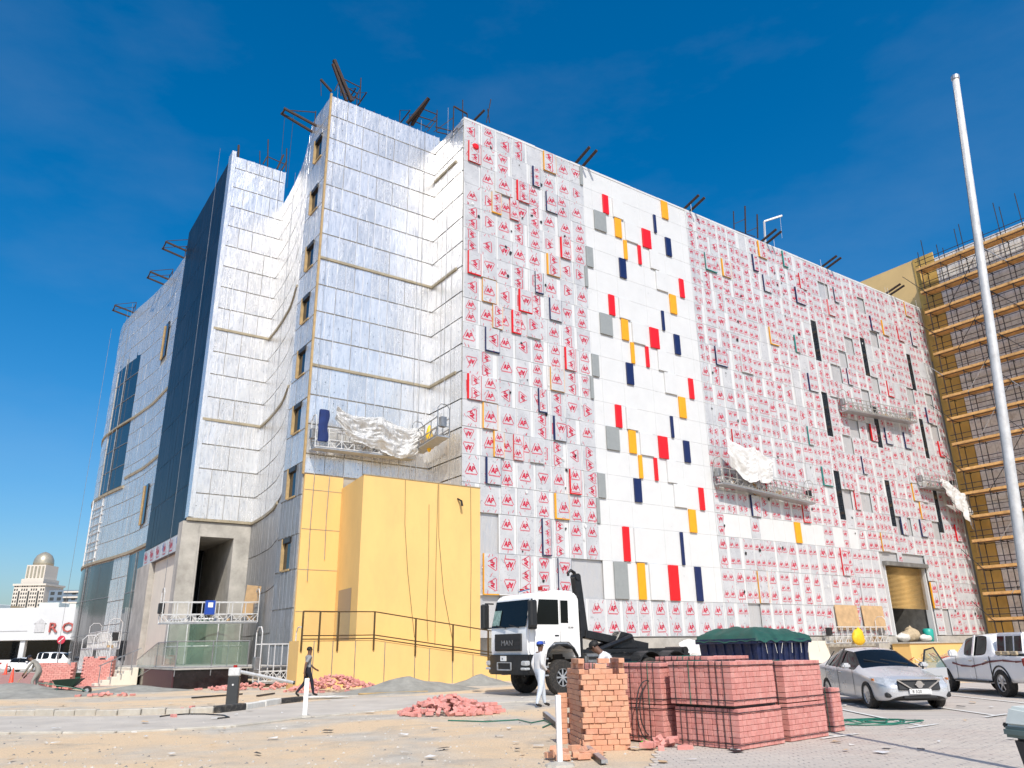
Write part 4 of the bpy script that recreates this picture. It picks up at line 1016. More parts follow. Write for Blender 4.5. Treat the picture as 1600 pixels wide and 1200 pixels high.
# ---------------- lofted passenger vehicles (x = 0 at the nose, running back)
def loft_body(name, root, st, paint, glass_side, screen, wheels, arch_r, wmid):
    vs = []; fs = []; ms = []; n = 0
    def sect(s):
        x, zb, zs, w_, wt, zt = s
        h = [(w_*.90, zb), (w_*.985, zb+.10), (w_, zb+(zs-zb)*.5), (w_*.985, zs-.03), (w_*.955, zs), (wt, zt-.05), (wt*.55, zt), (0, zt+.012)]
        return [(x, -y, z) for y, z in h] + [(x, y, z) for y, z in reversed(h[:-1])]
    S = [sect(s) for s in st]; k = len(S[0])
    for s in S: vs += s
    for i in range(len(S)-1):
        for j in range(k-1):
            fs.append((i*k+j, i*k+j+1, (i+1)*k+j+1, (i+1)*k+j))
            jj = j if j < 7 else 13-j          # symmetric index of the strip
            m = 0
            if jj == 4 and i in glass_side: m = 1
            if jj in (5, 6) and i in screen: m = 1
            ms.append(m)
        fs.append((i*k, (i+1)*k, (i+1)*k+k-1, i*k+k-1)); ms.append(2)
    fs.append(tuple(range(k))); ms.append(0); fs.append(tuple((len(S)-1)*k+j for j in range(k-1,-1,-1))); ms.append(0)
    mb = MB(); mb.add(vs, fs, ms)
    me = mb.mesh(name, [paint, carglass, blackpl], True)
    bm = bmesh.new(); bm.from_mesh(me); bmesh.ops.recalc_face_normals(bm, faces=bm.faces[:])
    cl = bm.edges.layers.float.get('crease_edge') or bm.edges.layers.float.new('crease_edge')
    for e in bm.edges:
        mi = {f.material_index for f in e.link_faces}
        if len(mi) > 1: e[cl] = .9
        i0, i1 = e.verts[0].index, e.verts[1].index
        if abs(i0-i1) == k:
            q_ = i0 % k; q_ = q_ if q_ < 8 else 14-q_
            if q_ in (1, 4, 5): e[cl] = max(e[cl], .25)
    bm.to_mesh(me); bm.free()
    o = bpy.data.objects.new(name, me); COL.objects.link(o)
    sm = o.modifiers.new('s', 'SUBSURF'); sm.levels = 3; sm.render_levels = 3
    cut = MB()
    for xx in wheels:
        for sd in (-1, 1): cut.tube([(xx, sd*(wmid-.28), arch_r*.92), (xx, sd*(wmid+.3), arch_r*.92)], arch_r, 24)
    co = cut.build('cut', blackpl); bo = o.modifiers.new('b', 'BOOLEAN'); bo.operation = 'DIFFERENCE'; bo.object = co; bo.solver = 'EXACT'
    bpy.context.view_layer.update(); dg = bpy.context.evaluated_depsgraph_get()
    m2 = bpy.data.meshes.new_from_object(o.evaluated_get(dg)); bpy.data.objects.remove(o); bpy.data.objects.remove(co)
    bm = bmesh.new(); bm.from_mesh(m2)
    for e in bm.edges: e.smooth = not (len(e.link_faces) == 2 and e.calc_face_angle(0) > .7)
    for f in bm.faces: f.smooth = True
    bm.to_mesh(m2); bm.free()
    while len(m2.materials) > 3: m2.materials.pop()
    return place(name, m2, root)
SED = [(0.0,.36,.50,.60,.46,.60),(.10,.24,.60,.77,.60,.70),(.42,.20,.68,.87,.70,.80),(.95,.20,.77,.90,.76,.90),(1.38,.20,.85,.905,.77,.98),(1.62,.20,.88,.908,.72,1.09),(2.2,.20,.92,.912,.60,1.39),(2.75,.20,.94,.915,.60,1.455),(3.25,.20,.955,.912,.59,1.44),(3.72,.21,.975,.90,.57,1.34),(4.30,.23,1.0,.875,.68,1.09),(4.66,.30,.97,.84,.66,1.03),(4.86,.42,.78,.72,.58,.88)]
def sedan(name, label, loc, rz, paint, opendoor=False, group=None, detail=True):
    r = thing(name, label, 'car', loc, rz, group)
    loft_body('body', r, SED, paint, (5,6,7,8), (4,5,8,9), (.95,3.73), .385, .90)
    def q(n, mb, mt, **k): return mb.build(n, mt, r, **k)
    for sd in (-1, 1):
        for xx in (.95, 3.73): wheel(r, (xx,sd*.80,.33), .33, .22, .22, sd, 12)
        q('pillar', MB().bar((2.72,sd*.925,.95),(2.74,sd*.63,1.43),.07,.02), blackpl)
        q('pillar', MB().bar((3.6,sd*.915,.97),(3.55,sd*.63,1.36),.05,.02), blackpl)
        q('mirror', bevelled(MB().box(1.68,1.9,sd*1.02-.1,sd*1.02+.1,.93,1.07), .04), paint, autosmooth=.6)
        for a in (1.66,2.72,3.62): q('door_seam', MB().bar((a,sd*.917,.30),(a+.03,sd*.91,.92),.007,.008), blackm)
        for a in (2.45,3.4): q('door_handle', MB().bbox(a,a+.2,sd*.915-.015,sd*.915+.015,.80,.835,.01), chrome)
        hl = MB(); hl.add([(.13,sd*.50,.60),(.34,sd*.86,.66),(.62,sd*.885,.76),(.30,sd*.72,.755),(.13,sd*.52,.68)], [(0,1,2,3,4)])
        P6 = [(.03,.44,.575),(.12,.74,.565),(.40,.90,.65),(.62,.905,.765),(.26,.70,.75),(.06,.47,.665)]
        hl = MB(); hl.add([(x_,sd*y_,z_) for x_, y_, z_ in P6]+[(x_+.14,sd*(y_-.10),z_) for x_, y_, z_ in P6], [tuple(range(6)), tuple(range(11,5,-1))]+[(i_,(i_+1)%6,6+(i_+1)%6,6+i_) for i_ in range(6)]); q('headlight', hl, lampg, fixn=True)
        q('headlight_turn_lamp', MB().bbox(.38,.52,sd*.905-.012,sd*.905+.006,.675,.73,.004), lampo)
        q('fog_lamp', MB().bbox(.07,.2,sd*.66-.12,sd*.66+.12,.30,.42,.03), blackpl)
        q('tail_lamp', MB().bbox(4.55,4.8,sd*.74-.12,sd*.74+.1,.80,.96,.04), lampr)
    q('grille', bevelled(MB().prismy([(-.035,.47),(.03,.47),(.05,.70),(.0,.70)], -.5,.5), .02, 1), blackpl)
    q('grille_trim', MB().bar((-.03,-.52,.71),(-.03,.52,.71),.03,.025).bar((-.03,-.52,.71),(-.05,-.2,.5),.03,.03).bar((-.03,.52,.71),(-.05,.2,.5),.03,.03), chrome)
    q('badge', MB().lathe([(.085,-.01),(.085,.01)], 16, 0, Matrix.Translation((-.05,0,.60)), axis='x').box(-.066,-.05,-.11,.11,.585,.615), chrome)
    q('lower_intake', MB().bbox(-.02,.10,-.40,.40,.27,.335,.02), blackpl)
    q('number_plate', MB().box(-.055,-.03,-.26,.26,.39,.50), platem)
    if detail: text3d('plate_digits', '8 520', .1, .002, ink, r, (-.058,.2,.41), (PI/2,0,-PI/2))
    q('wiper', MB().bar((1.5,-.5,1.04),(1.72,.1,1.15),.02).bar((1.5,.0,1.04),(1.72,.55,1.15),.02), blackpl)
    if opendoor:
        dm_ = MB(); dm_.prismy([(0,.28),(1.02,.30),(1.05,.92),(.0,.90)], -.03,.03); d = bevelled(dm_, .02, 1).build('open_door', paint, r, loc=(1.68,-.93,0), rot=(0,0,rad(-58)))
        fr2 = MB(); fr2.tube([(.02,0,.9),(.45,.14,1.36),(.95,.2,1.42),(1.04,-.02,.92)], .025, 6); fr2.build('door_frame', blackpl, d)
        MB().add([(.05,0,.92),(1.02,-.02,.92),(.94,.19,1.4),(.46,.13,1.34)], [(0,1,2,3)]).build('door_glass', greenglass, d)
    return r
car = sedan('silver_saloon_car', 'silver saloon car parked facing forward with one front door open', (9.72,20.05,0), rad(90-1.5), silverp, opendoor=True)
PIC = [(0.0,.50,.72,.70,.58,.86),(.12,.36,.82,.84,.66,1.0),(.5,.34,.95,.90,.72,1.10),(1.2,.34,1.05,.92,.76,1.17),(1.5,.34,1.08,.922,.74,1.24),(2.12,.34,1.12,.925,.69,1.70),(2.7,.34,1.13,.925,.71,1.79),(3.5,.34,1.14,.925,.72,1.81),(3.72,.36,1.15,.925,.72,1.81),(4.6,.40,1.15,.925,.73,1.81),(5.14,.44,1.15,.925,.74,1.80),(5.2,.44,1.15,.925,.74,1.79),(5.3,.5,1.12,.91,.75,1.72)]
PICS = list(PIC)
PIC = PIC[:7]+[(3.45,.34,1.14,.925,.72,1.81),(3.66,.36,1.15,.925,.71,1.77),(3.72,.36,1.15,.925,.87,1.18),(4.6,.40,1.15,.925,.87,1.18),(5.2,.44,1.15,.925,.87,1.18),(5.3,.5,1.12,.91,.86,1.14)]
def pickup(name, label, loc, rz):
    r = thing(name, label, 'pickup truck', loc, rz)
    loft_body('body', r, PIC, whitep, (5,6), (4,), (.95,4.05), .44, .92)
    def q(n, mb, mt, **k): return mb.build(n, mt, r, **k)
    for sd in (-1, 1):
        for xx in (.95, 4.05): wheel(r, (xx,sd*.82,.39), .39, .26, .24, sd, 6)
        for a in (2.72,): q('pillar', MB().bar((a,sd*.915,1.14),(a+.03,sd*.745,1.75),.12,.03), whitep)
        for a in (1.72,2.75,3.62): q('door_seam', MB().bar((a,sd*.93,.42),(a+.02,sd*.927,1.1),.008,.008), blackm)
        for a in (2.5,3.35): q('door_handle', MB().bbox(a,a+.18,sd*.93-.015,sd*.93+.02,.98,1.02,.01), chrome)
        q('mirror', bevelled(MB().box(1.75,1.95,sd*1.06-.12,sd*1.06+.12,1.1,1.32), .04), whitep, autosmooth=.6)
        dc = MB()
        pts = [(1.5,.92),(2.0,.84),(2.6,.82),(3.2,.90),(3.65,.98),(4.3,1.02),(4.9,.99),(5.2,1.0)]
        for (p, q2) in zip(pts[:-1], pts[1:]): dc.add([(p[0],sd*.934,p[1]-.03),(q2[0],sd*.934,q2[1]-.012),(q2[0],sd*.934,q2[1]+.02),(p[0],sd*.934,p[1]+.03)], [(0,1,2,3)])
        q('side_decal', dc, maroon)
        q('arch_lip', MB().tube([(4.05+.45*math.cos(a),sd*.925,.39+.47*math.sin(a)) for a in [PI*k/12 for k in range(13)]], .025, 6), blackpl)
        q('tail_lamp', MB().bbox(5.15,5.32,sd*.84-.07,sd*.84+.05,.85,1.1,.03), lampr)
        q('side_step', MB().bbox(1.5,3.5,sd*.9-.08,sd*.9+.06,.38,.43,.02), blackpl)
    q('canopy', bevelled(MB().add([(3.80,-.80,1.2),(5.16,-.80,1.2),(5.16,.80,1.2),(3.80,.80,1.2),(3.86,-.70,1.80),(5.12,-.70,1.80),(5.12,.70,1.80),(3.86,.70,1.80)], [(3,2,1,0),(4,5,6,7),(0,1,5,4),(1,2,6,5),(2,3,7,6),(3,0,4,7)]), .04, 2), whitep, autosmooth=.6)
    for sd in (-1, 1):
        for a in (3.92,4.34,4.76): q('canopy_window', MB().add([(a,sd*.80,1.28),(a+.34,sd*.80,1.28),(a+.34,sd*.727,1.70),(a,sd*.727,1.70)], [(0,1,2,3)]), carglass)
        for a in (3.95,4.3,4.7): q('bed_cargo', MB().bbox(a,a+.28,sd*.86-.05,sd*.86+.03,1.17,1.28,.02), bagm)
    q('bed_seam', MB().bar((3.62,-.93,.5),(3.62,-.93,1.13),.015,.015).bar((3.62,.93,.5),(3.62,.93,1.13),.015,.015), blackm)
    q('rear_bumper', MB().bbox(5.2,5.42,-.85,.85,.48,.68,.04), chrome)
    text3d('side_lettering', '4x4', .1, .002, ink, r, (4.95,.938,.86), (PI/2,0,PI))
    return r
pickup('white_pickup_truck', 'white double cab pickup with maroon side stripes at the right edge', (15.25,28.5,0), rad(-90))
# far vehicles across the road
w1 = sedan('white_hatchback_car', 'white car parked far off at the left edge beside a traffic cone', (-50.3,88,0), rad(180), whitep, detail=False)
def suv(name, label, loc, rz):
    r = thing(name, label, 'car', loc, rz)
    SU = [(x*.88, zb, zs*1.08, w_, wt, zt*1.08) for (x, zb, zs, w_, wt, zt) in PICS]
    loft_body('body', r, SU, whitep, (5,6,8,9), (4,9), (.85,3.6), .42, .92)
    for sd in (-1, 1):
        for xx in (.85, 3.6): wheel(r, (xx,sd*.82,.37), .37, .25, .23, sd, 6)
        for a in (2.4,3.2,4.0): MB().bar((a,sd*.945,1.22),(a+.03,sd*.72,1.86),.10,.03).build('pillar', whitep, r)
    MB().bbox(4.66,4.86,-.32,.32,.8,1.4,.1).build('spare_wheel', rubber, r)
    return r
suv('white_off_road_car', 'white off road car parked across the road behind the stooping labourer', (-47.8,90,0), rad(180))
# ================================================================== people
def person(name, label, loc, rz, J, shirt, trouser, shoem=shoe, sleeves='short', cap=None, H=1.72, hairm=None, bulk=1.0):
    r = thing(name, label, 'person', loc, rz)
    # J: joint -> (x right, y forward, z up); radii per joint
    base = {'pel':(0,0,.95),'wst':(0,.01,1.10),'che':(0,.02,1.30),'nck':(0,.02,1.46),'hd0':(0,.035,1.545),'hd1':(0,.04,1.64),'hd2':(0,.025,1.71)}
    P = dict(base); P.update(J)
    edges = [('pel','wst'),('wst','che'),('che','nck'),('nck','hd0'),('hd0','hd1'),('hd1','hd2')]
    for s in 'LR':
        edges += [('pel','hip'+s),('hip'+s,'kne'+s),('kne'+s,'ank'+s),('ank'+s,'toe'+s),('che','sho'+s),('sho'+s,'elb'+s),('elb'+s,'wri'+s),('wri'+s,'plm'+s)]
    RAD = {'pel':(.145,.105),'wst':(.135,.095),'che':(.155,.10),'nck':(.058,.058),'hd0':(.072,.082),'hd1':(.078,.094),'hd2':(.055,.065),'hip':(.088,.09),'kne':(.062,.064),'ank':(.042,.045),'toe':(.04,.03),'sho':(.062,.06),'elb':(.043,.043),'wri':(.030,.028),'plm':(.034,.018)}
    names = list(P)
    V = [Vector(P[n])*(H/1.72) for n in names]; E = [(names.index(a), names.index(b)) for a, b in edges]; rr = [RAD[n if n in RAD else n[:3]] for n in names]
    rr = [tuple(q*(bulk if n[:3] in ('pel','wst','che','hip','kne','sho','elb') else 1) for q in t) for n, t in zip(names, rr)]
    for s in 'LR':
        pl_ = Vector(P['plm'+s])*(H/1.72); wr_ = Vector(P['wri'+s])*(H/1.72); d = (pl_-wr_).normalized()
        side = d.cross(Vector((1,0,0))); side = side.normalized() if side.length > .1 else Vector((0,1,0))
        ip = names.index('plm'+s)
        for k, L in enumerate((.062,.075,.07,.055)):
            a = pl_+side*(.026-.017*k)+d*.03; b = a+d*(L*.55)+Vector((-.008 if s == 'R' else .008,0,0)); c = b+d*(L*.5)+Vector((-.018 if s == 'R' else .018,0,0))
            i0 = len(V); V += [a,b,c]; rr += [(.0105,.0105),(.0095,.0095),(.008,.008)]; E += [(ip,i0),(i0,i0+1),(i0+1,i0+2)]
        iw = names.index('wri'+s); a = wr_+side*.03+d*.03; b = a+side*.018+d*.035
        i0 = len(V); V += [a,b]; rr += [(.011,.011),(.009,.009)]; E += [(ip,i0),(i0,i0+1)]
    me = bpy.data.meshes.new('body'); me.from_pydata([tuple(v) for v in V], E, [])
    o = bpy.data.objects.new('body', me); COL.objects.link(o)
    sk_ = o.modifiers.new('k', 'SKIN'); sk_.use_smooth_shade = True
    for i, q in enumerate(me.skin_vertices[0].data):
        q.radius = rr[i]; q.use_root = (i == names.index('pel'))
    sb = o.modifiers.new('s', 'SUBSURF'); sb.levels = 2; sb.render_levels = 2
    bpy.context.view_layer.update(); dg = bpy.context.evaluated_depsgraph_get()
    m2 = bpy.data.meshes.new_from_object(o.evaluated_get(dg)); bpy.data.objects.remove(o)
    seg = []
    def S(a, b, m, t0=0, t1=1): A, B = Vector(P[a])*(H/1.72), Vector(P[b])*(H/1.72); seg.append((A.lerp(B,t0), A.lerp(B,t1), m))
    S('hd0','hd2',0); S('nck','hd0',0)
    S('wst','che',1); S('che','nck',1,0,.75); S('pel','wst',1,.45,1); S('pel','wst',2,0,.3)
    for s in 'LR':
        S('che','sho'+s,1); S('pel','hip'+s,2); S('hip'+s,'kne'+s,2); S('kne'+s,'ank'+s,2,0,.95); S('ank'+s,'toe'+s,3)
        if sleeves == 'short': S('sho'+s,'elb'+s,1,0,.7); S('sho'+s,'elb'+s,0,.85,1); S('elb'+s,'wri'+s,0)
        else: S('sho'+s,'elb'+s,1); S('elb'+s,'wri'+s,1,0,.92)
        S('wri'+s,'plm'+s,0,.3,2.2)
    def near(c):
        best = 1e9; mi = 0
        for A, B, m in seg:
            d = B-A; t = max(0, min(1, (c-A).dot(d)/max(d.length_squared,1e-9))); q = (A+d*t-c).length
            if q < best: best = q; mi = m
        return mi
    m2.materials.clear()
    for q in (skin, shirt, trouser, shoem): m2.materials.append(q)
    for p in m2.polygons: p.material_index = near(p.center); p.use_smooth = True
    place('body', m2, r)
    # hair or cap, nose, ears, eyes
    h0, h1, h2 = (Vector(P[k])*(H/1.72) for k in ('hd0','hd1','hd2')); up = (h2-h0).normalized(); fw = Vector((0,1,0)); fw = (fw-up*fw.dot(up)).normalized(); rt = fw.cross(up)
    T = Matrix((( rt.x, fw.x, up.x, h1.x),(rt.y, fw.y, up.y, h1.y),(rt.z, fw.z, up.z, h1.z),(0,0,0,1)))
    hm = MB(); prof = [(.089,-.035),(.094,.0),(.091,.035),(.075,.068),(.045,.09),(.008,.098)]
    hm.lathe(prof, 16, 0, T @ Matrix.Translation((0,-.022,.012)) @ Matrix.Diagonal((.94,1.10,1,1)))
    hm.build('hair', hairm or hair, r, smooth=True)
    if cap:
        cm = MB(); cm.lathe([(.098,.03),(.1,.05),(.09,.085),(.06,.108),(.01,.116)], 16, 0, T @ Matrix.Translation((0,-.015,0)) @ Matrix.Diagonal((.96,1.1,1,1)))
        cm.add([T @ Vector(p) for p in ((-.075,.06,.035),(.075,.06,.035),(.06,.165,.02),(-.06,.165,.02),(-.075,.06,.045),(.075,.06,.045),(.06,.165,.028),(-.06,.165,.028))], [(0,1,2,3),(7,6,5,4),(2,6,7,3),(0,3,7,4),(1,5,6,2)]); cm.build('cap', cap, r)
    ns = MB(); ns.add([T @ Vector(p) for p in ((-.013,.092,-.03),(.013,.092,-.03),(0,.088,.012),(0,.118,-.028))], [(0,1,3),(1,2,3),(2,0,3),(0,2,1)]); ns.build('nose', skin, r)
    for sx in (-1, 1):
        er = MB(); er.lathe([(.004,-.008),(.022,0),(.004,.008)], 8, 0, T @ Matrix.Translation((sx*.088,-.005,-.02)) @ Matrix.Diagonal((1,.7,1.3,1)), axis='x'); er.build('ear', skin, r)
        ey = MB(); ey.lathe([(.002,-.004),(.011,0),(.002,.004)], 8, 0, T @ Matrix.Translation((sx*.03,.088,.0)), axis='y'); ey.build('eye', ink, r)
    MB().add([T @ Vector(p) for p in ((-.024,.091,-.062),(.024,.091,-.062),(.02,.093,-.054),(-.02,.093,-.054))], [(0,1,2,3)]).build('mouth', ink, r)
    return r
STAND = {'hipL':(-.095,0,.90),'hipR':(.095,0,.90),'kneL':(-.10,.02,.50),'kneR':(.10,.02,.50),'ankL':(-.105,-.02,.09),'ankR':(.105,-.02,.09),'toeL':(-.115,.15,.035),'toeR':(.115,.15,.035),
         'shoL':(-.185,.0,1.40),'shoR':(.185,.0,1.40),'elbL':(-.235,-.03,1.12),'elbR':(.235,-.03,1.12),'wriL':(-.245,.05,.87),'wriR':(.245,.05,.87),'plmL':(-.245,.08,.79),'plmR':(.245,.08,.79)}
# man in white with a cap, beside the truck, turned away to the right
j = dict(STAND); j.update({'ankL':(-.12,.20,.09),'toeL':(-.13,.37,.035),'kneL':(-.11,.14,.49),'ankR':(.12,-.20,.09),'toeR':(.135,-.04,.035),'kneR':(.11,-.05,.50),'elbR':(.25,-.08,1.14),'wriR':(.20,.10,.98),'plmR':(.17,.17,.95),'elbL':(-.24,-.10,1.13),'wriL':(-.22,-.02,.90),'plmL':(-.21,.01,.82)})
person('person', 'person in white shirt, pale trousers and blue cap standing beside the truck cab', tuple(gnd(845,1105)), rad(-62), j, clothw, clothw2, sleeves='long', cap=bluepl, bulk=1.38)
# worker in grey t-shirt striding to the right
j = dict(STAND); j.update({'pel':(0,0,.93),'kneR':(.09,.16,.52),'ankR':(.09,.24,.10),'toeR':(.10,.40,.05),'kneL':(-.09,-.04,.50),'ankL':(-.09,-.36,.14),'toeL':(-.10,-.22,.035),'elbL':(-.25,.12,1.13),'wriL':(-.24,.33,.97),'plmL':(-.23,.40,.93),'elbR':(.24,-.16,1.14),'wriR':(.26,-.20,.88),'plmR':(.26,-.19,.80)})
person('person', 'person in grey t-shirt and dark trousers walking past the white bollard', tuple(gnd(478,1089)), rad(-58), j, clothg, clothd, bulk=1.12)
# labourer stooping over the sand on the left
j = dict(STAND); j.update({'pel':(0,-.10,.93),'wst':(0,-.02,1.08),'che':(0,.14,1.27),'nck':(0,.29,1.38),'hd0':(0,.36,1.43),'hd1':(0,.43,1.49),'hd2':(0,.46,1.56),'hipL':(-.10,-.10,.89),'hipR':(.10,-.10,.89),'kneL':(-.13,.08,.49),'kneR':(.13,.0,.49),'ankL':(-.14,-.02,.09),'ankR':(.14,-.16,.09),'toeL':(-.15,.15,.035),'toeR':(.15,.01,.035),
     'shoL':(-.18,.19,1.33),'shoR':(.18,.19,1.33),'elbL':(-.21,.33,1.06),'elbR':(.22,.30,1.04),'wriL':(-.10,.48,.86),'wriR':(.10,.44,.78),'plmL':(-.08,.52,.79),'plmR':(.08,.48,.71)})
person('person', 'person in stone coloured workwear stooping over the sand beside a wheelbarrow', tuple(gnd(52,1083)), rad(100), j, cloths, cloths, sleeves='long', hairm=clothd, bulk=1.15)
sh = thing('shovel', 'long handled shovel held by the stooping labourer over the grey sand', 'shovel', tuple(gnd(52,1083)), rad(100))
MB().tube([(0,.40,.96),(-.02,.98,.06)], .016, 6).build('handle', timber_pale, sh); MB().add([(-.12,.9,.1),(.10,.9,.1),(.06,1.15,.01),(-.08,1.15,.01)], [(0,1,2,3)]).build('blade', steel, sh)
# man bending behind the brick stack
j = dict(STAND); j.update({'pel':(0,-.05,.93),'che':(0,.10,1.26),'nck':(0,.20,1.39),'hd0':(0,.27,1.44),'hd1':(0,.33,1.50),'hd2':(0,.35,1.56),'shoL':(-.185,.13,1.35),'shoR':(.185,.13,1.35),'elbL':(-.22,.26,1.08),'elbR':(.22,.26,1.08),'wriL':(-.14,.42,.95),'wriR':(.14,.42,.95),'plmL':(-.12,.49,.92),'plmR':(.12,.49,.92)})
pb = gnd(940,1060,.55); pb.z = 0
person('person', 'person in white shirt leaning forward behind the loose brick stack', (1.86,16.0,0), rad(75), j, clothw, clothd, sleeves='long', hairm=hair, bulk=1.15, H=1.8)
# ================================================================== bricks
BL, BWd, BH = .2, .1, .08
bm_pk = MB().bbox(-.098,.098,-.048,.048,0,.078,.005).mesh('brick', brick_pink)
bm_or = MB().bbox(-.098,.098,-.048,.048,0,.078,.005).mesh('brick', brick_or)
def strap(root, pts, r=.007, mat=None): MB().tube(pts, r, 4).build('strap', mat or blackpl, root)
def pallet(label, loc, rz, nx, ny, nz, tiers=1, group='strapped brick packs', gap=.06, wood=True, shift=(0,0)):
    # nx columns of 10 cm on the right hand face (local x), ny on the left hand face (local y); near corner at the origin
    r = thing('brick_pack', label, 'bricks', loc, rz, group)
    z0 = 0.0
    for t in range(tiers):
        ox, oy = (0, 0) if t == 0 else shift
        h = nz[t]; X, Y = nx*.103, ny*.103; jj = lambda: rnd.uniform(-.004,.004)
        MB().box(ox+.2, ox+X-.02, oy+.2, oy+Y-.02, z0+.0, z0+h*.083-.01).build('brick_core', brick_pink, r)
        for k in range(h):
            z = z0+k*.083
            for i in range(nx): place('brick', bm_pk, r, (ox+.05+i*.103+jj(), oy+.1+jj(), z), (0,0,PI/2+rnd.uniform(-.02,.02)))
            for j in range(2, ny): place('brick', bm_pk, r, (ox+.1+jj(), oy+.05+j*.103+jj(), z), (0,0,rnd.uniform(-.02,.02)))
        zt = z0+h*.083
        tp = MB()
        for i in range(2, nx):
            for j in range(2, ny): tp.bbox(ox+i*.103+.002, ox+i*.103+.1, oy+j*.103+.002, oy+j*.103+.1, zt-.085, zt-.004-rnd.uniform(0,.004), .004)
        o_ = tp.build('brick', brick_pink, r); o_['kind'] = 'stuff'
        for f in (.12, .9):
            z = z0+h*.083*f
            strap(r, [(ox-.012,oy+Y,z),(ox-.012,oy-.012,z),(ox+X,oy-.012,z)])
        for q in (.12,.22,.33,.45,.55,.66,.8,.9):
            if rnd.random() < .8: strap(r, [(ox-.012,oy+Y*q,z0),(ox-.012,oy+Y*q,zt+.004),(ox+X*.3,oy+Y*q,zt+.006)], .007, greenpl if rnd.random() < .22 else blackpl)
        z0 = zt+gap
        if t < tiers-1: MB().box(ox+.03,ox+X-.03,oy+.08,oy+Y,zt+.003,zt+gap-.004).build('spacer', blackpl, r)
    return r
PA = rad(41); ex = Vector((math.cos(PA), math.sin(PA), 0)); ey = Vector((-math.sin(PA), math.cos(PA), 0)); PC = Vector((3.45,13.05,.03))
def pk_at(a, b): return tuple(PC+ex*a+ey*b)
pallet('front strapped pack of pink bricks, two tiers with a dark gap between', pk_at(0,0), PA, 12, 12, (7,8), 2, gap=.04, shift=(-.05,.03))
pallet('two tier pack of pink bricks right of the front pack', pk_at(1.46,.02), PA, 12, 12, (7,8), 2, gap=.012)
pallet('short knee high pack of pink bricks nearest the silver car', pk_at(3.32,.25), PA, 4, 6, (9,), 1)
pallet('rear pack of pink bricks beside the leaning hoops and loose stack', pk_at(-.05,1.45), PA, 12, 12, (7,8), 2, gap=.012)
pallet('rear pack of pink bricks hidden behind the right hand packs', pk_at(1.4,1.5), PA, 13, 12, (8,8), 2, gap=.012)
pallet('low pack of bricks behind the loose orange stack', (1.95,16.9,.0), PA, 8, 9, (15,), 1)
# loose orange stack, running bond, uneven top
ls = thing('loose_brick_stack', 'tall loose stack of orange bricks with uneven top in the foreground', 'bricks', (1.05,13.42,0), rad(8))
NC = 17
def lbrick(x, y, z, rz_, sx=1):
    o_ = place('brick', bm_or, ls, (x, y, z), (rnd.uniform(-.015,.015), rnd.uniform(-.015,.015), rz_+rnd.uniform(-.05,.05))); o_.scale = (sx,1,1)
for k in range(NC):
    z = k*.0815; off = (0,.1,.05,.14)[k % 4]; top = k-(NC-4); x = off-.1; wob = rnd.uniform(-.015,.015)
    while x < .78:
        a, b_ = max(x, 0), min(x+.2, .78)
        if b_-a > .04 and not (top > 0 and (a < .08*top or b_ > .82-.10*top)): lbrick((a+b_)/2+wob, .05+rnd.uniform(-.018,.012), z, 0, (b_-a)/.2*.985)
        x += .2
    for j in range(5):
        y = .2+j*.2+(.1 if k % 2 else 0)
        if top > 1 and rnd.random() < .45: continue
        lbrick(.05+wob, y, z, PI/2); lbrick(.73+wob, y, z, PI/2)
MB().box(.1,.68,.1,1.1,0,NC*.0815-.36).build('brick_core', brick_or, ls)
for (a, b_, rz_) in ((.3,.3,.3),(.5,.45,1.2),(.2,.6,.1),(.45,.7,.8),(.3,.95,.4),(.58,.85,1.5)): lbrick(a, b_, NC*.0815-.355, rz_)
for (a, b_, rz_) in ((.3,.35,.9),(.48,.5,.2),(.22,.75,.5)): lbrick(a, b_, NC*.0815-.275, rz_)
for k in range(10): lbrick(-.10+rnd.uniform(-.02,.02), 1.12, k*.0815+.0, 0, .8)
def pile(name, label, c, rx, ry, hh, n, mesh, cat='bricks', rz=0):
    r = thing(name, label, cat, c, rz)
    for k in range(n):
        a = rnd.random()*2*PI; q = math.sqrt(rnd.random()); x, y = rx*q*math.cos(a), ry*q*math.sin(a)
        z = max(0, hh*(1-q**1.4)*rnd.uniform(.75,1))
        flat = z < .04
        place('brick', mesh, r, (x,y,z), (0 if flat else rnd.uniform(-.8,.8), 0 if flat else rnd.uniform(-.7,.7), rnd.random()*6.3))
    return r
pile('brick_pile', 'heap of tumbled pink bricks in the middle of the lane', tuple(gnd(700,1116)), 1.25, .85, .42, 170, bm_pk)
pl2 = thing('brick_row', 'neat low rows of pink bricks on the right of the tumbled heap', 'bricks', tuple(gnd(752,1113)), rad(8))
for k in range(3):
    for i in range(6-k):
        for j in range(2): place('brick', bm_pk, pl2, (-.5+.205*i+.1*k, -.1+.11*j, k*.082), (0,0,rnd.uniform(-.05,.05)))
pile('brick_pile', 'heap of broken pink bricks at the foot of the yellow ramp wall', tuple(gnd(522,1080)), 2.0, 1.5, .62, 170, bm_pk)
pl3 = thing('brick_block', 'small block of stacked pink bricks beside the sand heap', 'bricks', tuple(gnd(541,1066)), rad(20))
for k in range(5):
    for i in range(3):
        for j in range(2): place('brick', bm_pk, pl3, (-.2+.205*i, -.1+.11*j, .35+k*.082), (0,0,rnd.uniform(-.05,.05)))
MB().bbox(-.35,.35,-.2,.2,0,.345,.03).build('base_slab', concrete, pl3)
pile('brick_pile', 'line of scattered bricks and rubble behind the barrier post', tuple(gnd(415,1077)), 3.2, .9, .25, 90, bm_pk)
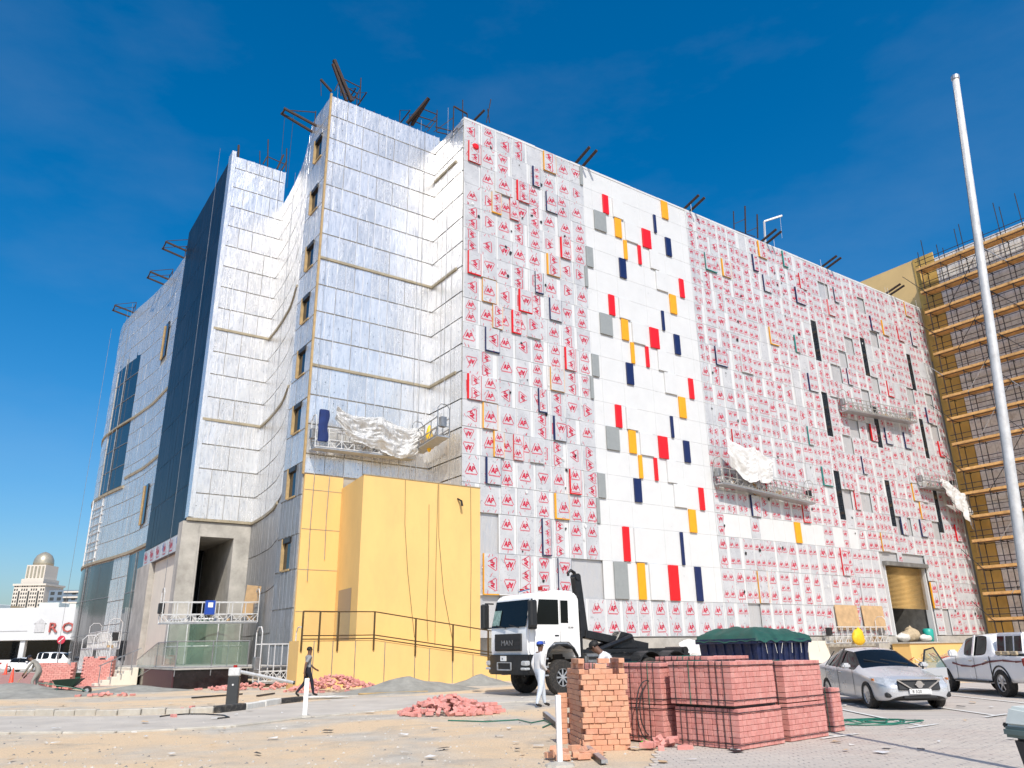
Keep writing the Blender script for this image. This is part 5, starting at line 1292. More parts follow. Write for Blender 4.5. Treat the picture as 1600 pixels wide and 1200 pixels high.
def stackL(label, c, w_, d_, h_, rz):
    r = thing('brick_stack', label, 'bricks', c, rz)
    for k in range(int(h_/.083)):
        for i in range(int(w_/.205)):
            if k > h_/.083-3 and rnd.random() < .4: continue
            place('brick', bm_pk, r, (-w_/2+.1+.205*i+(.1 if k % 2 else 0), -d_/2, k*.083), (0,0,rnd.uniform(-.05,.05)))
        for j in range(1, int(d_/.103)): place('brick', bm_pk, r, (-w_/2+.1,-d_/2+.103*j,k*.083), (0,0,rnd.uniform(-.04,.04))); place('brick', bm_pk, r, (w_/2-.05,-d_/2+.103*j,k*.083), (0,0,rnd.uniform(-.04,.04)))
    MB().box(-w_/2+.05,w_/2-.05,-d_/2+.05,d_/2,0,h_-.2).build('brick_core', brick_pink, r)
    return r
stackL('ragged stack of pink bricks behind the wheelbarrow on the left', tuple(gnd(84,1078)), 1.5, .8, 1.25, rad(20))
stackL('low stack of pink bricks beside the stooping labourer', tuple(gnd(66,1081)), .55, .6, .5, rad(10))
stackL('tall neat stack of pink bricks left of the entrance steps', tuple(gnd(150,1071)), 1.45, .9, 1.5, rad(15))
pile('brick_pile', 'few scattered bricks on the grey ground before the steps', tuple(gnd(168,1088)), 1.2, .5, .08, 16, bm_pk)
pile('brick_pile', 'loose bricks lying at the right foot of the orange stack', (2.35,13.55,.0), .42, .3, .14, 16, bm_pk)
pile('brick_pile', 'broken bricks at the left foot of the orange stack by the white post', (.78,12.75,0), .45, .4, .12, 18, bm_or)
for x, y, lb_ in ((284,1110,'single pink brick on the sand just beyond the far kerb'),(300,1107,'single pink brick on the sand nearest the barrier post'),(271,1121,'single pink brick in the lane against the far kerb')): tag(place('brick', bm_pk, None, tuple(gnd(x,y)), (0,0,rnd.random()*3)), lb_, 'brick', 'bricks by the far kerb')
# ================================================================== sand and gravel
def mound(name, label, c, rx, ry, h, mat, seed, rz=0):
    def fn(a, b):
        x, y = (a-.5)*2.6, (b-.5)*2.6; q = math.hypot(x, y)
        z = h*max(0, 1-q*.82)**1.15*(1+.25*mnoise.noise(Vector((x*2+seed, y*2, 0))))+.05*h*mnoise.noise(Vector((x*6, y*6, seed)))*max(0,1-q*.85)
        return (x*rx, y*ry, z-.012)
    o = MB().grid(fn, 40, 30).build(name, mat, loc=c, rot=(0,0,rz), smooth=True); return tag(o, label, 'sand heap')
mound('sand_heap', 'long grey sand heap at the foot of the yellow ramp wall', tuple(gnd(640,1080)), 2.7, 1.4, .58, sand_grey, 1, FR)
mound('sand_heap', 'small gravel heap beside the truck front wheel', tuple(gnd(752,1070)), 1.4, 1.0, .5, sand_grey, 4, FR)
mound('sand_heap', 'low grey sand heap at the left edge by the labourer', tuple(gnd(15,1088)), 3.6, 2.0, .55, sand_grey, 7)
mound('sand_heap', 'low grey sand spread in front of the entrance platform', tuple(gnd(215,1080)), 2.2, 1.2, .28, sand_grey, 9)
gv = MB()
for _ in range(1100):
    if rnd.random() < .6: p = gnd(rnd.uniform(0,900), rnd.uniform(1085,1200))
    else: p = gnd(rnd.uniform(0,1600), rnd.uniform(1100,1200))
    s = rnd.choice((.006,.006,.009,.012,.018,.026)); gv.add([(p.x-s,p.y-s,.0),(p.x+s,p.y-s*.7,.0),(p.x+s*.6,p.y+s,.0),(p.x-s*.8,p.y+s*.7,0),(p.x+rnd.uniform(-.3,.3)*s,p.y,s*.75+.003)], [(0,1,4),(1,2,4),(2,3,4),(3,0,4)], rnd.choice((0,0,1)))
tag(gv.build('loose_stones', [concrete, conc_dark]), 'loose stones strewn over the sandy ground', 'stones', kind='stuff')
# ================================================================== street furniture and small things
bp = thing('barrier_post', 'dark barrier post with white cap and long white boom lowered', 'barrier', tuple(gnd(362,1103)), rad(10))
MB().bbox(-.17,.17,-.15,.15,0,.86,.02).build('housing', M('charcoal_housing', (.035,.038,.04), .5), bp); MB().bbox(-.175,.175,-.155,.155,.865,1.12,.03).build('cap', alu, bp); MB().cyl((0,0,1.16),.06,.07,10).build('lamp', lampr, bp)
MB().cyl((.0,-.157,.62),.03,.02,10,0,'y').build('lock', alu, bp)
p0 = gnd(362,1103); tip = onY(458,1066.5, p0.y+1.6)
bo_ = Matrix.Rotation(-rad(10),4,'Z') @ (tip-p0); MB().tube([(.14,0,1.0), tuple(bo_)], .055, 8, r1=.05).build('boom', alu, bp); MB().tube([tuple(bo_), tuple(bo_+Vector((.06,.01,-.01)))], .06, 8).build('boom_tip', blackpl, bp)
def post(label, x, y, h, w_, tilt=0):
    r = thing('white_post', label, 'post', tuple(gnd(x,y)), rad(12)); MB().bbox(-w_,w_,-w_,w_,-.05,h,.008).build('shaft', whitep, r, rot=(0,tilt,0)); MB().add([(w_+.003,-w_*.4,.05),(w_+.003,w_*.4,.05),(w_+.003,w_*.4,h*.6),(w_+.003,-w_*.4,h*.6)], [(0,1,2,3)]).build('dark_stripe', blackpl, r)
    MB().lathe([(.22,0),(.2,.03),(.05,.06)], 9).build('base_mortar', kerb_m, r); return r
post('white square bollard on the kerb in front of the walking man', 476, 1121, .92, .058)
post('white post in the foreground left of the orange brick stack', 875, 1197, .92, .036)
# tall tapering pole at the right, leaning a little
pb_ = gnd(1646,1215); dtop = ray(1493,124); tt = (pb_.length*.985)/math.hypot(dtop.x,dtop.y); ptop = CAMP+dtop*tt
pole = thing('tall_pole', 'tall white leaning pole rising past the scaffold at the right', 'pole', tuple(pb_))
rel = ptop-pb_; MB().tube([tuple(rel*f) for f in (0,.25,.5,.75,1)], .078, 12, r1=.047).build('shaft', alu, pole, smooth=True)
MB().tube([tuple(rel*1.0), tuple(rel*1.006)], .058, 12).build('cap', galv, pole)
MB().tube([tuple(rel*.02+Vector((-.074,0,0))), tuple(rel*.98+Vector((-.045,0,0)))], .012, 5).build('conduit', steel, pole)
MB().bbox(-.25,.25,-.25,.25,0,.06,.02).build('base_plate', galv, pole)
# wheelie bin at the lower right corner
br = gnd(1568,1146,.98); bn = thing('wheeled_bin', 'dark wheeled bin with grey lid at the lower right corner', 'bin', (br.x+.55, br.y, 0), rad(15))
bev = MB(); bev.add([(-.22,-.26,.05),(.22,-.26,.05),(.22,.22,.05),(-.22,.22,.05),(-.29,-.36,.94),(.29,-.36,.94),(.29,.34,.94),(-.29,.34,.94)], [(3,2,1,0),(4,5,6,7),(0,1,5,4),(1,2,6,5),(2,3,7,6),(3,0,4,7)])
bevelled(bev, .03, 2).build('tub', M('dark_bin_plastic', (.018,.022,.03), .45), bn, autosmooth=.5); bevelled(MB().box(-.32,.32,-.40,.37,.93,1.0), .02).build('rim', M('bin_rim_plastic', (.12,.17,.16), .45), bn, autosmooth=.5)
bevelled(MB().add([(-.31,-.38,1.0),(.31,-.38,1.0),(.31,.36,1.0),(-.31,.36,1.0),(-.27,-.32,1.07),(.27,-.32,1.07),(.27,.33,1.13),(-.27,.33,1.13)], [(3,2,1,0),(4,5,6,7),(0,1,5,4),(1,2,6,5),(2,3,7,6),(3,0,4,7)]), .02).build('lid', greypl, bn, autosmooth=.5)
MB().tube([(-.25,.40,1.0),(.25,.40,1.0)], .018, 6).build('handle', blackpl, bn)
for sx in (-1,1): MB().cyl((sx*.25,.22,.1),.1,.05,14,0,'x').build('wheel', rubber, bn)
tag(MB().lathe([(.22,0),(.25,.1),(.24,.22),(.18,.28),(.02,.3)], 16).build('red_bucket_lid', redpl, loc=(br.x+1.35,br.y+1.3,.72), smooth=True), 'rounded red lid showing behind the wheeled bin', 'lid')
MB().cyl((0,0,.35),.2,.7,14).build('red_drum', redpl, bpy.data.objects['red_bucket_lid'], loc=(0,0,-.70))
# cones, sign, wheelbarrows
def cone(label, p, h):
    r = thing('traffic_cone', label, 'cone', p, 0, 'orange traffic cones'); MB().lathe([(.16,.03),(.13,.08),(.035,h),(.02,h+.01)], 14).build('cone_body', orangepl, r, smooth=True); MB().bbox(-.2,.2,-.2,.2,0,.035,.01).build('base', orangepl, r); return r
cone('nearer orange traffic cone at the left edge', tuple(gnd(16,1072)), .95); cone('farther orange traffic cone against the white car', tuple(gnd(8,1054)), 1.0)
sg = thing('round_road_sign', 'round red road sign on a thin pole before the showroom', 'sign', (-40.4,72,0)); MB().tube([(0,0,0),(0,0,3.0)], .04, 6).build('pole', steel, sg)
MB().lathe([(.36,-.015),(.36,.015)], 20, axis='y').build('disc', M('sign_disc_red', (.5,.03,.06), .5), sg, loc=(0,0,2.9)); MB().bar((-.2,-.02,2.72),(.2,-.02,3.08),.07,.01,up=(0,1,0)).build('slash', whitep, sg)
def barrow(label, p, rz):
    r = thing('wheelbarrow', label, 'wheelbarrow', p, rz, 'wheelbarrows')
    bevelled(MB().add([(-.28,-.2,.34),(.32,-.2,.34),(.32,.2,.34),(-.28,.2,.34),(-.45,-.34,.62),(.62,-.34,.66),(.62,.34,.66),(-.45,.34,.62)], [(3,2,1,0),(0,1,5,4),(1,2,6,5),(2,3,7,6),(3,0,4,7)]), .01, 1).build('tray', M('dark_green_tray', (.012,.035,.022), .5) if 'dark_green_tray' not in MATS else MATS['dark_green_tray'], r)
    for s in (-1,1):
        MB().tube([(.85,s*.08,.18),(.2,s*.2,.33),(-.95,s*.28,.52)], .018, 6).build('handle', greenpl, r); MB().tube([(-.2,s*.22,.36),(-.3,s*.24,0)], .016, 6).build('leg', greenpl, r)
    wheel(r, (.85,0,.18), .18, .08, .09, -1, 5); return r
barrow('wheelbarrow standing beside the grey sand in front of the ragged bricks', tuple(gnd(100,1087)), rad(10)); barrow('wheelbarrow with raised tray behind the ragged stack of bricks', tuple(gnd(118,1070)), rad(190))
# covered skip
skp = thing('covered_skip', 'dark blue skip covered with a green tarpaulin behind the brick packs', 'skip', uv2w(27.9,22.4,0), FR)
SX, SY, SZ = 3.3, 3.0, 1.72
sk1 = MB(); sk1.add([(0,0,.15),(SX,0,.15),(SX,SY,.15),(0,SY,.15),(-.12,-.1,SZ),(SX+.12,-.1,SZ),(SX+.12,SY+.1,SZ),(-.12,SY+.1,SZ)], [(3,2,1,0),(4,5,6,7),(0,1,5,4),(1,2,6,5),(2,3,7,6),(3,0,4,7)]); sk1.build('tub', skipblue, skp)
for k in range(9): f = .05+k*.11; MB().bar((SX*f,-.03,.2),(SX*f,-.13,SZ-.02),.08,.06).build('rib', skipblue, skp)
for k in range(6): f = .08+k*.16; MB().bar((-.03,SY*f,.2),(-.15,SY*f,SZ-.02),.08,.06).build('rib', skipblue, skp)
rr_ = MB(); rr_.bar((-.2,-.16,SZ),(SX+.16,-.16,SZ),.14,.16); rr_.bar((-.2,-.2,SZ),(-.2,SY+.16,SZ),.16,.2); rr_.build('rim', skipblue, skp)
def tarpf(a, b):
    x, y = -.3+a*(SX+.55), -.28+b*(SY+.5); e = min(a, 1-a, b, 1-b)
    z = SZ+.10+.52*min(1, e*5)**.7*(1-.35*a)+.10*mnoise.noise(Vector((x*1.6,y*1.6,3)))+.04*mnoise.noise(Vector((x*5,y*5,1)))
    if e < .02: z = SZ-.02+.12*mnoise.noise(Vector((x*2.2,y*2.2,9)))
    return (x, y, z)
MB().grid(tarpf, 36, 28).build('tarpaulin', tarpgreen, skp, smooth=True)
for k in range(7): x = .3+k*.6; MB().tube([(x,-.22,SZ+.05),(x+rnd.uniform(-.2,.2),-.2,SZ-.5)], .012, 4).build('tie_rope', bagw, skp)
# green hose coils, loops of strapping, bright green bag
hs_ = []
for k in range(110):
    a = k*.29; rr = .38+.34*math.sin(k*.113)+.14*math.sin(k*.31); hs_.append((rr*1.6*math.cos(a)+.3*math.sin(k*.07), rr*.95*math.sin(a), .05+.02*math.sin(k*.7)))
tag(MB().tube(hs_, .013, 5).build('hose_coil', greenpl, loc=tuple(gnd(1338,1132))), 'tangled green hose lying on the parking bay by the brick packs', 'hose')
tag(MB().tube([tuple(gnd(x,y)+Vector((0,0,.02))) for x, y in ((700,1127),(760,1129),(810,1126),(830,1131),(850,1127),(862,1132),(848,1138))], .014, 5).build('garden_hose', greenpl), 'thin green hose trailing left from the white post', 'hose')
tag(MB().tube([tuple(gnd(x,y)+Vector((0,0,.02))) for x, y in ((250,1121),(262,1119),(290,1117),(320,1117),(350,1119),(358,1122),(340,1124))], .02, 5).build('black_cable', blackpl), 'black cable curling along the far kerb', 'cable')
for k, (cx0, cy0, r0, tl) in enumerate(((2.25,14.3,.42,.35),(2.3,14.4,.36,-.2))):
    pts = [(r0*.55*math.cos(a)*math.cos(tl), r0*.2*math.cos(a), .52+r0*1.15*math.sin(a)) for a in [2*PI*q/24 for q in range(24)]]
    tag(MB().tube(pts, .012, 4, closed=True).build('strap_hoop', blackpl, loc=(cx0,cy0,0)), ('larger','smaller')[k]+' loop of black strapping leaning on the rear brick pack', 'strap')
gb = MB(); gb.grid(lambda a, b: (.10*math.cos(2*PI*a)*math.sin(PI*b)*(1+.3*mnoise.noise(Vector((a*7,b*7,2)))), .09*math.sin(2*PI*a)*math.sin(PI*b)*(1+.5*mnoise.noise(Vector((a*7,b*7,5)))), .06-.06*math.cos(PI*b)*(1+.3*mnoise.noise(Vector((a*9,b*5,0))))), 16, 10)
tag(gb.build('green_bag', brightgreen, loc=(2.08,13.75,0), smooth=True), 'crumpled bright green plastic bag beside the orange stack', 'bag')
lb = thing('metal_channel', 'long pale metal channel lying before the orange brick stack', 'channel', tuple(gnd(905,1165)))
p0, p1 = gnd(852,1122), gnd(945,1196); c_ = gnd(905,1165)
MB().bar(tuple(p0-c_+Vector((0,0,.12))), tuple(p1-c_+Vector((0,0,.05))), .09, .05).build('web', galv, lb); MB().bar(tuple(p0-c_+Vector((-.05,0,.09))), tuple(p1-c_+Vector((-.05,0,.02))), .02, .09).build('flange', blackm, lb)
def sack(name, label, p, s, mat, seed, rz=0):
    o = MB().grid(lambda a, b: (s[0]*math.cos(2*PI*a)*math.sin(PI*b)*(1+.35*mnoise.noise(Vector((a*5+seed,b*5,2)))), s[1]*math.sin(2*PI*a)*math.sin(PI*b)*(1+.35*mnoise.noise(Vector((a*5,b*5+seed,5)))), s[2]*(1-math.cos(PI*b))*(1+.2*mnoise.noise(Vector((a*6,b*5,seed))))), 16, 10).build(name, mat, loc=p, rot=(0,0,rz), smooth=True)
    return tag(o, label, 'sack')
sack('white_sack', 'flattened white sack behind the white bollard', tuple(gnd(495,1092)), (1.0,.3,.05), bagw, 8, .2)

lt = MB()
for _ in range(160):
    p = gnd(rnd.uniform(0,1600), rnd.choice((rnd.uniform(1082,1110), rnd.uniform(1095,1198)))); s = rnd.uniform(.03,.12); a_ = rnd.random()*6.3; c_, q_ = math.cos(a_), math.sin(a_); asp = rnd.uniform(.25,.9)
    lt.add([(p.x+s*(x*c_-y*asp*q_), p.y+s*(x*q_+y*asp*c_), .034+rnd.uniform(0,.025)) for x, y in ((-1,-1),(1,-.9),(.9,1),(-1,.95))], [(0,1,2,3)], rnd.choice((0,0,1,2,3)))
tag(lt.build('litter', [bagw, ply, pwhite, blackpl]), 'scraps of paper, board and plastic littering the ground', 'litter', kind='stuff')
for k, (x0, y0, x1, y1, lb_) in enumerate(((300,1092,378,1086,'dark steel bar lying on the sand behind the barrier boom'),(402,1089,428,1085,'short dark bar lying beside the rubble'),(560,1086,668,1082,'pale plank lying in front of the sand heap'))):
    p, q = gnd(x0,y0), gnd(x1,y1); o_ = MB().bar((0,0,.04), tuple(q-p+Vector((0,0,.04))), .09, .05).build('loose_bar', blackm if k < 2 else timber_pale, loc=tuple(p)); tag(o_, lb_, 'bar')
# ================================================================== suspended cradles
def cradle(label, u0, v0, z0, u1, v1, z1, depth, hgt=1.15, mat=None, ztop=None, name='suspended_cradle', nz=None, dz=None):
    # runs from (u0,v0) to (u1,v1); local x along it, y towards the wall
    mat = mat or alu; a = uv2w(u0,v0,z0); b = uv2w(u1,v1,z1); d = b-a; L = math.hypot(d.x,d.y); rz = math.atan2(d.y,d.x); sl_ = (z1-z0)/L
    r = thing(name, label, 'cradle', tuple(a), rz, 'work cradles')
    Z = lambda x, h: sl_*x+h
    dk = MB(); dk.add([(0,0,Z(0,-.05)),(L,0,Z(L,-.05)),(L,depth,Z(L,-.05)),(0,depth,Z(0,-.05)),(0,0,Z(0,.03)),(L,0,Z(L,.03)),(L,depth,Z(L,.03)),(0,depth,Z(0,.03))], [(3,2,1,0),(4,5,6,7),(0,1,5,4),(1,2,6,5),(2,3,7,6),(3,0,4,7)]); dk.build('deck', galv, r)
    for y, nm in ((0,'front_rail'),(depth,'back_rail')):
        m_ = MB()
        for h in (.06,.5,hgt): m_.bar((0,y,Z(0,h)),(L,y,Z(L,h)),.05)
        n = max(3, int(L/.75)); 
        for k in range(n+1): x = L*k/n; m_.bar((x,y,Z(x,.03)),(x,y,Z(x,hgt)),.045)
        for k in range(n*2): xa, xb = L*k/(2*n), L*(k+1)/(2*n); m_.bar((xa,y,Z(xa,.06 if k % 2 else .5)),(xb,y,Z(xb,.5 if k % 2 else .06)),.035)
        m_.build(nm, mat, r)
    for x in (0, L):
        m_ = MB(); m_.tube([(x,0,Z(x,0)),(x,0,Z(x,hgt+.55)),(x,depth*.25,Z(x,hgt+.8)),(x,depth*.75,Z(x,hgt+.8)),(x,depth,Z(x,hgt+.55)),(x,depth,Z(x,0))], .03, 6); m_.bar((x,0,Z(x,.6)),(x,depth,Z(x,.6)),.04); m_.build('end_frame', mat, r)
        MB().bbox(x-.16,x+.16,depth*.35,depth*.8,Z(x,.55),Z(x,1.15),.03).build('hoist_motor', steel if rnd.random() < .6 else blackpl, r)
        if ztop: MB().tube([(x,depth*.5,Z(x,1.2)),(x,depth*.5,ztop-z0)], .014, 4).build('wire_rope', steel, r)
    ck = MB()
    for k in range(int(L*1.6)):                     # tools, offcuts and tubs on the deck
        x = rnd.uniform(.4,L-.5); h = rnd.uniform(.12,.5); w_ = rnd.uniform(.06,.28); ck.bbox(x,x+w_,rnd.uniform(.1,.3),depth*.75,Z(x,.04),Z(x,.04+h),.02, rnd.choice((0,1,2,0)))
    ck.build('deck_clutter', [bagw, steel, ply], r)['kind'] = 'stuff'
    return r
def sheetcover(label, name, A, B, zt, drop, mat, bulge=.5, seed=0, vdir=-1, cat='sheet'):
    # hanging crumpled sheet from A to B (u, v), top profile zt(t), length drop(t)
    pa = uv2w(A[0],A[1]); base = pa.copy()
    def fn(a, b):
        u_, v_ = A[0]+(B[0]-A[0])*a, A[1]+(B[1]-A[1])*a; n1 = mnoise.noise(Vector((a*5+seed,b*3,seed))); n2 = 1-2*abs(mnoise.noise(Vector((a*11+b*4,b*8-a*3,seed+3)))); n3 = 1-2*abs(mnoise.noise(Vector((a*23-b*9,b*17+a*6,seed))))
        z = zt(a)-drop(a)*b+.10*n1+.05*n2; off = bulge*math.sin(PI*min(1,b*.8+.1))*.6+.16*n1+.07*n2+.015*n3+.10*math.sin(a*24+3*n1)*b
        p = uv2w(u_, v_+vdir*off, z); return tuple(p-base)
    o = MB().grid(fn, 70, 40).build(name, mat, loc=tuple(base), smooth=True); return tag(o, label, cat)
def lit(x, y, c): return onv(x, y, c)
# 1 on the tower front under a foil sheet
a = lit(492,698,40.9); b = lit(648,716,40.9)
cradle('work cradle hung on the foil tower above the yellow annex', a[0], 40.9, a[1], b[0], 40.9, b[1], .75, mat=alu, ztop=37.4)
sheetcover('crumpled silver foil sheet draped over the tower cradle', 'foil_sheet', (15.9,40.75), (21.7,40.75), lambda t: 15.0-.45*t-.4*abs(math.sin(t*6.5)), lambda t: .9+1.1*math.sin(t*PI*.85), tarpfoil, .2, 2)
ov = thing('hanging_coverall', 'dark blue coverall hanging at the left end of the tower cradle', 'clothing', uv2w(15.25,40.75,12.9), FR)
MB().grid(lambda s, t: (-.28+.56*s+.05*math.sin(t*9), -.08*math.sin(s*PI)+.03*mnoise.noise(Vector((s*5,t*6,1))), 1.75-1.85*t), 10, 16).build('fabric', clothb, ov, smooth=True); MB().grid(lambda s, t: (-.28+.56*s, .1-.03*mnoise.noise(Vector((s*5,t*6,7))), 1.75-1.85*t), 8, 12).build('lining', clothb, ov, smooth=True)
tag(MB().grid(lambda s, t: (.22*math.cos(2*PI*s)*(math.sin(PI*t)**.5)*(1+.3*mnoise.noise(Vector((s*6,t*8,3)))), .22*math.sin(2*PI*s)*(math.sin(PI*t)**.5), 1.75-1.75*t), 14, 18).build('yellow_rope_bundle', yelpl, loc=uv2w(21.85,40.4,12.9), smooth=True), 'long yellow bundle hanging between the two tower cradles', 'bundle')
# 2 at the inner corner
cradle('short grey cradle hung in the inner corner beside the printed panels', 22.0, 41.4, 13.1, 22.0, 38.2, 13.4, -.8, mat=steel, ztop=36.6)
# 3 on the long facade below centre
a = lit(1131,754,36.95); b = lit(1274,787,36.95)
cradle('long cradle on the printed facade above the white panel band', a[0], 36.95, a[1], b[0], 36.95, b[1], .8, mat=M('dusty_aluminium', (.42,.41,.38), .5, .3, var=.2, scale=5, dirt=.4), ztop=36.4)
sheetcover('dirty white sheet draped over the lower facade cradle', 'white_sheet', (44.9,36.8), (50.0,36.8), lambda t: 16.5-.9*t-.5*abs(math.sin(t*5)), lambda t: 1.5+1.2*math.sin(t*PI), tarpwhite, .12, 5)
# 4 upper right
a = lit(1326,640,36.95); b = lit(1433,660,36.95)
cradle('narrow cradle high on the right of the printed facade', a[0], 36.95, a[1], b[0], 36.95, b[1], .8, mat=MATS['dusty_aluminium'], ztop=36.4)
# 5 far right with its own sheet
a = lit(1448,760,36.95); b = lit(1500,768,36.95)
cradle('cradle at the far right end of the printed facade near the scaffold', a[0], 36.95, a[1], b[0]-.3, 36.95, b[1], .8, mat=MATS['dusty_aluminium'], ztop=36.4)
sheetcover('white sheet sagging over the far right facade cradle', 'white_sheet', (75.2,36.7), (79.9,36.7), lambda t: 16.6-1.6*t, lambda t: .8+2.4*t, tarpwhite, .15, 8)
# 6 in front of the entrance portal
cradle('white cradle hanging across the concrete entrance portal', 9.75, 50, 3.25, 15.3, 50, 3.35, .8, hgt=1.2, ztop=36)
bxp = thing('control_box', 'blue control box fixed on the entrance cradle', 'box', uv2w(12.35,49.9,3.75), FR); bevelled(MB().box(-.28,.28,-.14,.1,0,.82), .02).build('case', bluepl, bxp); MB().box(-.14,.14,-.15,-.141,.42,.7).build('label_plate', whitep, bxp)
tag(MB().box(-.45,.45,-.02,.02,0,2.1).build('timber_board', ply, loc=uv2w(15.0,50.9,3.5), rot=(.1,.06,FR)), 'broken plywood board leaning at the right of the entrance cradle', 'board')
# 7 - 9 parked on the ground on the left
a = onu(138,1018,9.4)
cradle('white cradle standing at the foot of the far glazed wing', 9.3, 76, 2.0, 9.3, 66, 2.0, .9, hgt=1.3)
cradle('white cradle frames heaped behind the brick stacks on the left', 6.8, 58, .25, 6.6, 51.5, .25, .9, hgt=1.7)
cradle('upright white cradle parked between the platform and the yellow ramp', 12.3, 39.2, .2, 14.3, 39.2, .2, .9, hgt=1.75)
# 10 at the dock
a = lit(1303,1000,36.9); b = lit(1392,1004,36.9)
cradle('white cradle with plywood boards parked left of the roller shutter', a[0], 36.7, 1.6, b[0]-.6, 36.7, 1.6, .9, hgt=1.2)
for k, (x0, x1, lb_) in enumerate(((1310,1345,'left plywood sheet propped behind the dock cradle'),(1352,1385,'right plywood sheet propped behind the dock cradle'))):
    p = lit(x0,984,37.75); q = lit(x1,984,37.75); tag(MB().box(0,q[0]-p[0],-.02,.02,0,1.9).build('plywood_sheet', ply, loc=uv2w(p[0],37.72,2.6), rot=(-.05,0,FR)), lb_, 'plywood')
p = lit(1340,985,36.5); sack('yellow_bag', 'bright yellow bag hung on the front of the dock cradle', tuple(uv2w(p[0],36.5,p[1]-1.1)), (.75,.3,.62), yelbag, 4, FR)
# dock mouth and rubbish
dk = thing('loading_dock', 'low yellow dock wall below the roller shutter', 'dock', uv2w(68.5,36.2,0), FR)
MB().box(-4.2,4.4,.1,1.6,0,1.5).build('dock_wall', render_yel, dk); MB().box(-4.3,4.5,.0,1.62,1.5,1.62).build('dock_edge', concrete, dk)
for k, (u_, v_, z_, s, m_, lb_) in enumerate(((66.3,37.9,1.62,(.8,.5,.35),bagw,'white sack at the left of the dock mouth'),(67.4,38.2,1.62,(.9,.6,.45),bagm,'brown sack pile in the middle of the dock mouth'),(68.6,38.4,1.62,(.9,.6,.6),bagm,'tallest brown sack pile inside the dock mouth'),(69.6,37.8,1.62,(.7,.5,.3),bagw,'white sack at the right of the dock mouth'))):
    sack('rubbish_sack', lb_, tuple(uv2w(u_,v_,z_)), s, m_, k*3+1, FR)
tag(MB().lathe([(.35,0),(.42,.5),(.44,1.0),(.3,1.1),(.0,1.12)], 14).build('teal_drum', tealpl, loc=uv2w(70.6,38.0,1.62), smooth=True), 'teal plastic drum standing in the dock mouth', 'drum')
def heapbars(name, label, c, n, rx, ry, L, mats, cat):
    r = thing(name, label, cat, c)
    for k in range(n):
        a_ = rnd.random()*PI; e = rnd.uniform(-.5,.5); x, y = rnd.gauss(0,rx), rnd.gauss(0,ry); l2 = L*rnd.uniform(.4,1); z = max(.05,.55-abs(x)/rx*.2)*rnd.uniform(.3,1)+.05
        d = Vector((math.cos(a_)*math.cos(e), math.sin(a_)*math.cos(e), math.sin(e)))*l2/2; p = Vector((x,y,max(z, abs(d.z)+.03)))
        MB().bar(tuple(p-d), tuple(p+d), rnd.uniform(.04,.1), rnd.uniform(.02,.06)).build('offcut', rnd.choice(mats), r)
    return r
heapbars('offcut_heap', 'tangled heap of pale cladding offcuts behind the silver car', tuple(gnd(1278,1042,.0)*.62), 60, .8, .5, 1.3, [pwhite, film, printred, bagw], 'scrap')
heapbars('offcut_heap', 'pile of rags and timber offcuts below the loading dock', tuple(uv2w(66.8,35.0,0)), 50, 1.6, .5, 1.8, [printred, bagm, ply, bagw], 'scrap')
heapbars('offcut_heap', 'timber crates and offcuts at the foot of the scaffold', tuple(uv2w(77.6,36.2,0)), 45, 1.0, .6, 2.4, [timber_pale, ply, timber], 'scrap')
tag(MB().bbox(-1.6,1.6,-.5,.5,0,1.1,.2).build('yellow_water_tank', yelpl, loc=uv2w(79.2,31.5,3.4), rot=(0,0,FR+PI/2)), 'yellow plastic tank standing on the lowest scaffold deck', 'tank')
tag(MB().bbox(-1.3,1.3,-.04,.04,0,1.6,.01).build('pale_board', cream, loc=uv2w(54.0,37.6,.2), rot=(-.06,0,FR)), 'pale yellow board leaning on the plinth behind the skip', 'board')
sheetcover('loose white plastic sheeting along the plinth behind the truck', 'plastic_sheeting', (38.5,37.3), (44.5,37.3), lambda t: 1.7+.5*math.sin(t*9)*.5, lambda t: 2.0, tarpwhite, .9, 12)
heapbars('offcut_heap', 'stacked panels and pallets beside the truck hook arm', tuple(uv2w(35.5,34.5,0)), 40, 1.8, .6, 2.2, [pwhite, ply, pyel, pgry], 'scrap')
# ================================================================== roof rigs
def rig(label, segs, mat=rust, cat='roof rig', name='roof_rig'):
    # segs: list of (p, q, thickness) in facade coordinates
    c = segs[0][0]; r = thing(name, label, cat, tuple(uv2w(*c)), FR, 'outrigger frames on the roof')
    for k, s in enumerate(segs):
        p, q, t = s[:3]; nm = s[3] if len(s) > 3 else 'tube'
        MB().bar(tuple(Vector(p)-Vector(c)), tuple(Vector(q)-Vector(c)), t).build(nm, mat, r)
    return r
def V_(x, y, v): a = onv(x, y, v); return (a[0], v, a[1])
def beamrig(u_, v_, z, out=2.2, back=3.0, h=1.6, gap=.5):
    s = []
    for du in (0, gap): s.append(((u_+du,v_-out,z+h*1.05),(u_+du,v_+back,z+h*.9),.16,'beam'))
    for du in (0, gap):
        for dv in (.5, back-.3): s += [((u_+du,v_+dv,z),(u_+du,v_+dv,z+h+1.2),.05)]
        s += [((u_+du,v_+.5,z+h+1.2),(u_+du,v_-out*.9,z+h*1.1),.03),((u_+du,v_+.5,z+.2),(u_+du,v_+back-.3,z+h),.05)]
    s += [((u_-.6,v_+.6,z+.6),(u_+gap+1.4,v_+.6,z+.6),.05),((u_-.6,v_+.6,z+1.2),(u_+gap+1.4,v_+.6,z+1.2),.05),((u_+gap+1.4,v_+.6,z),(u_+gap+1.4,v_+.6,z+1.8),.05)]
    return s
vS_ = 42.4
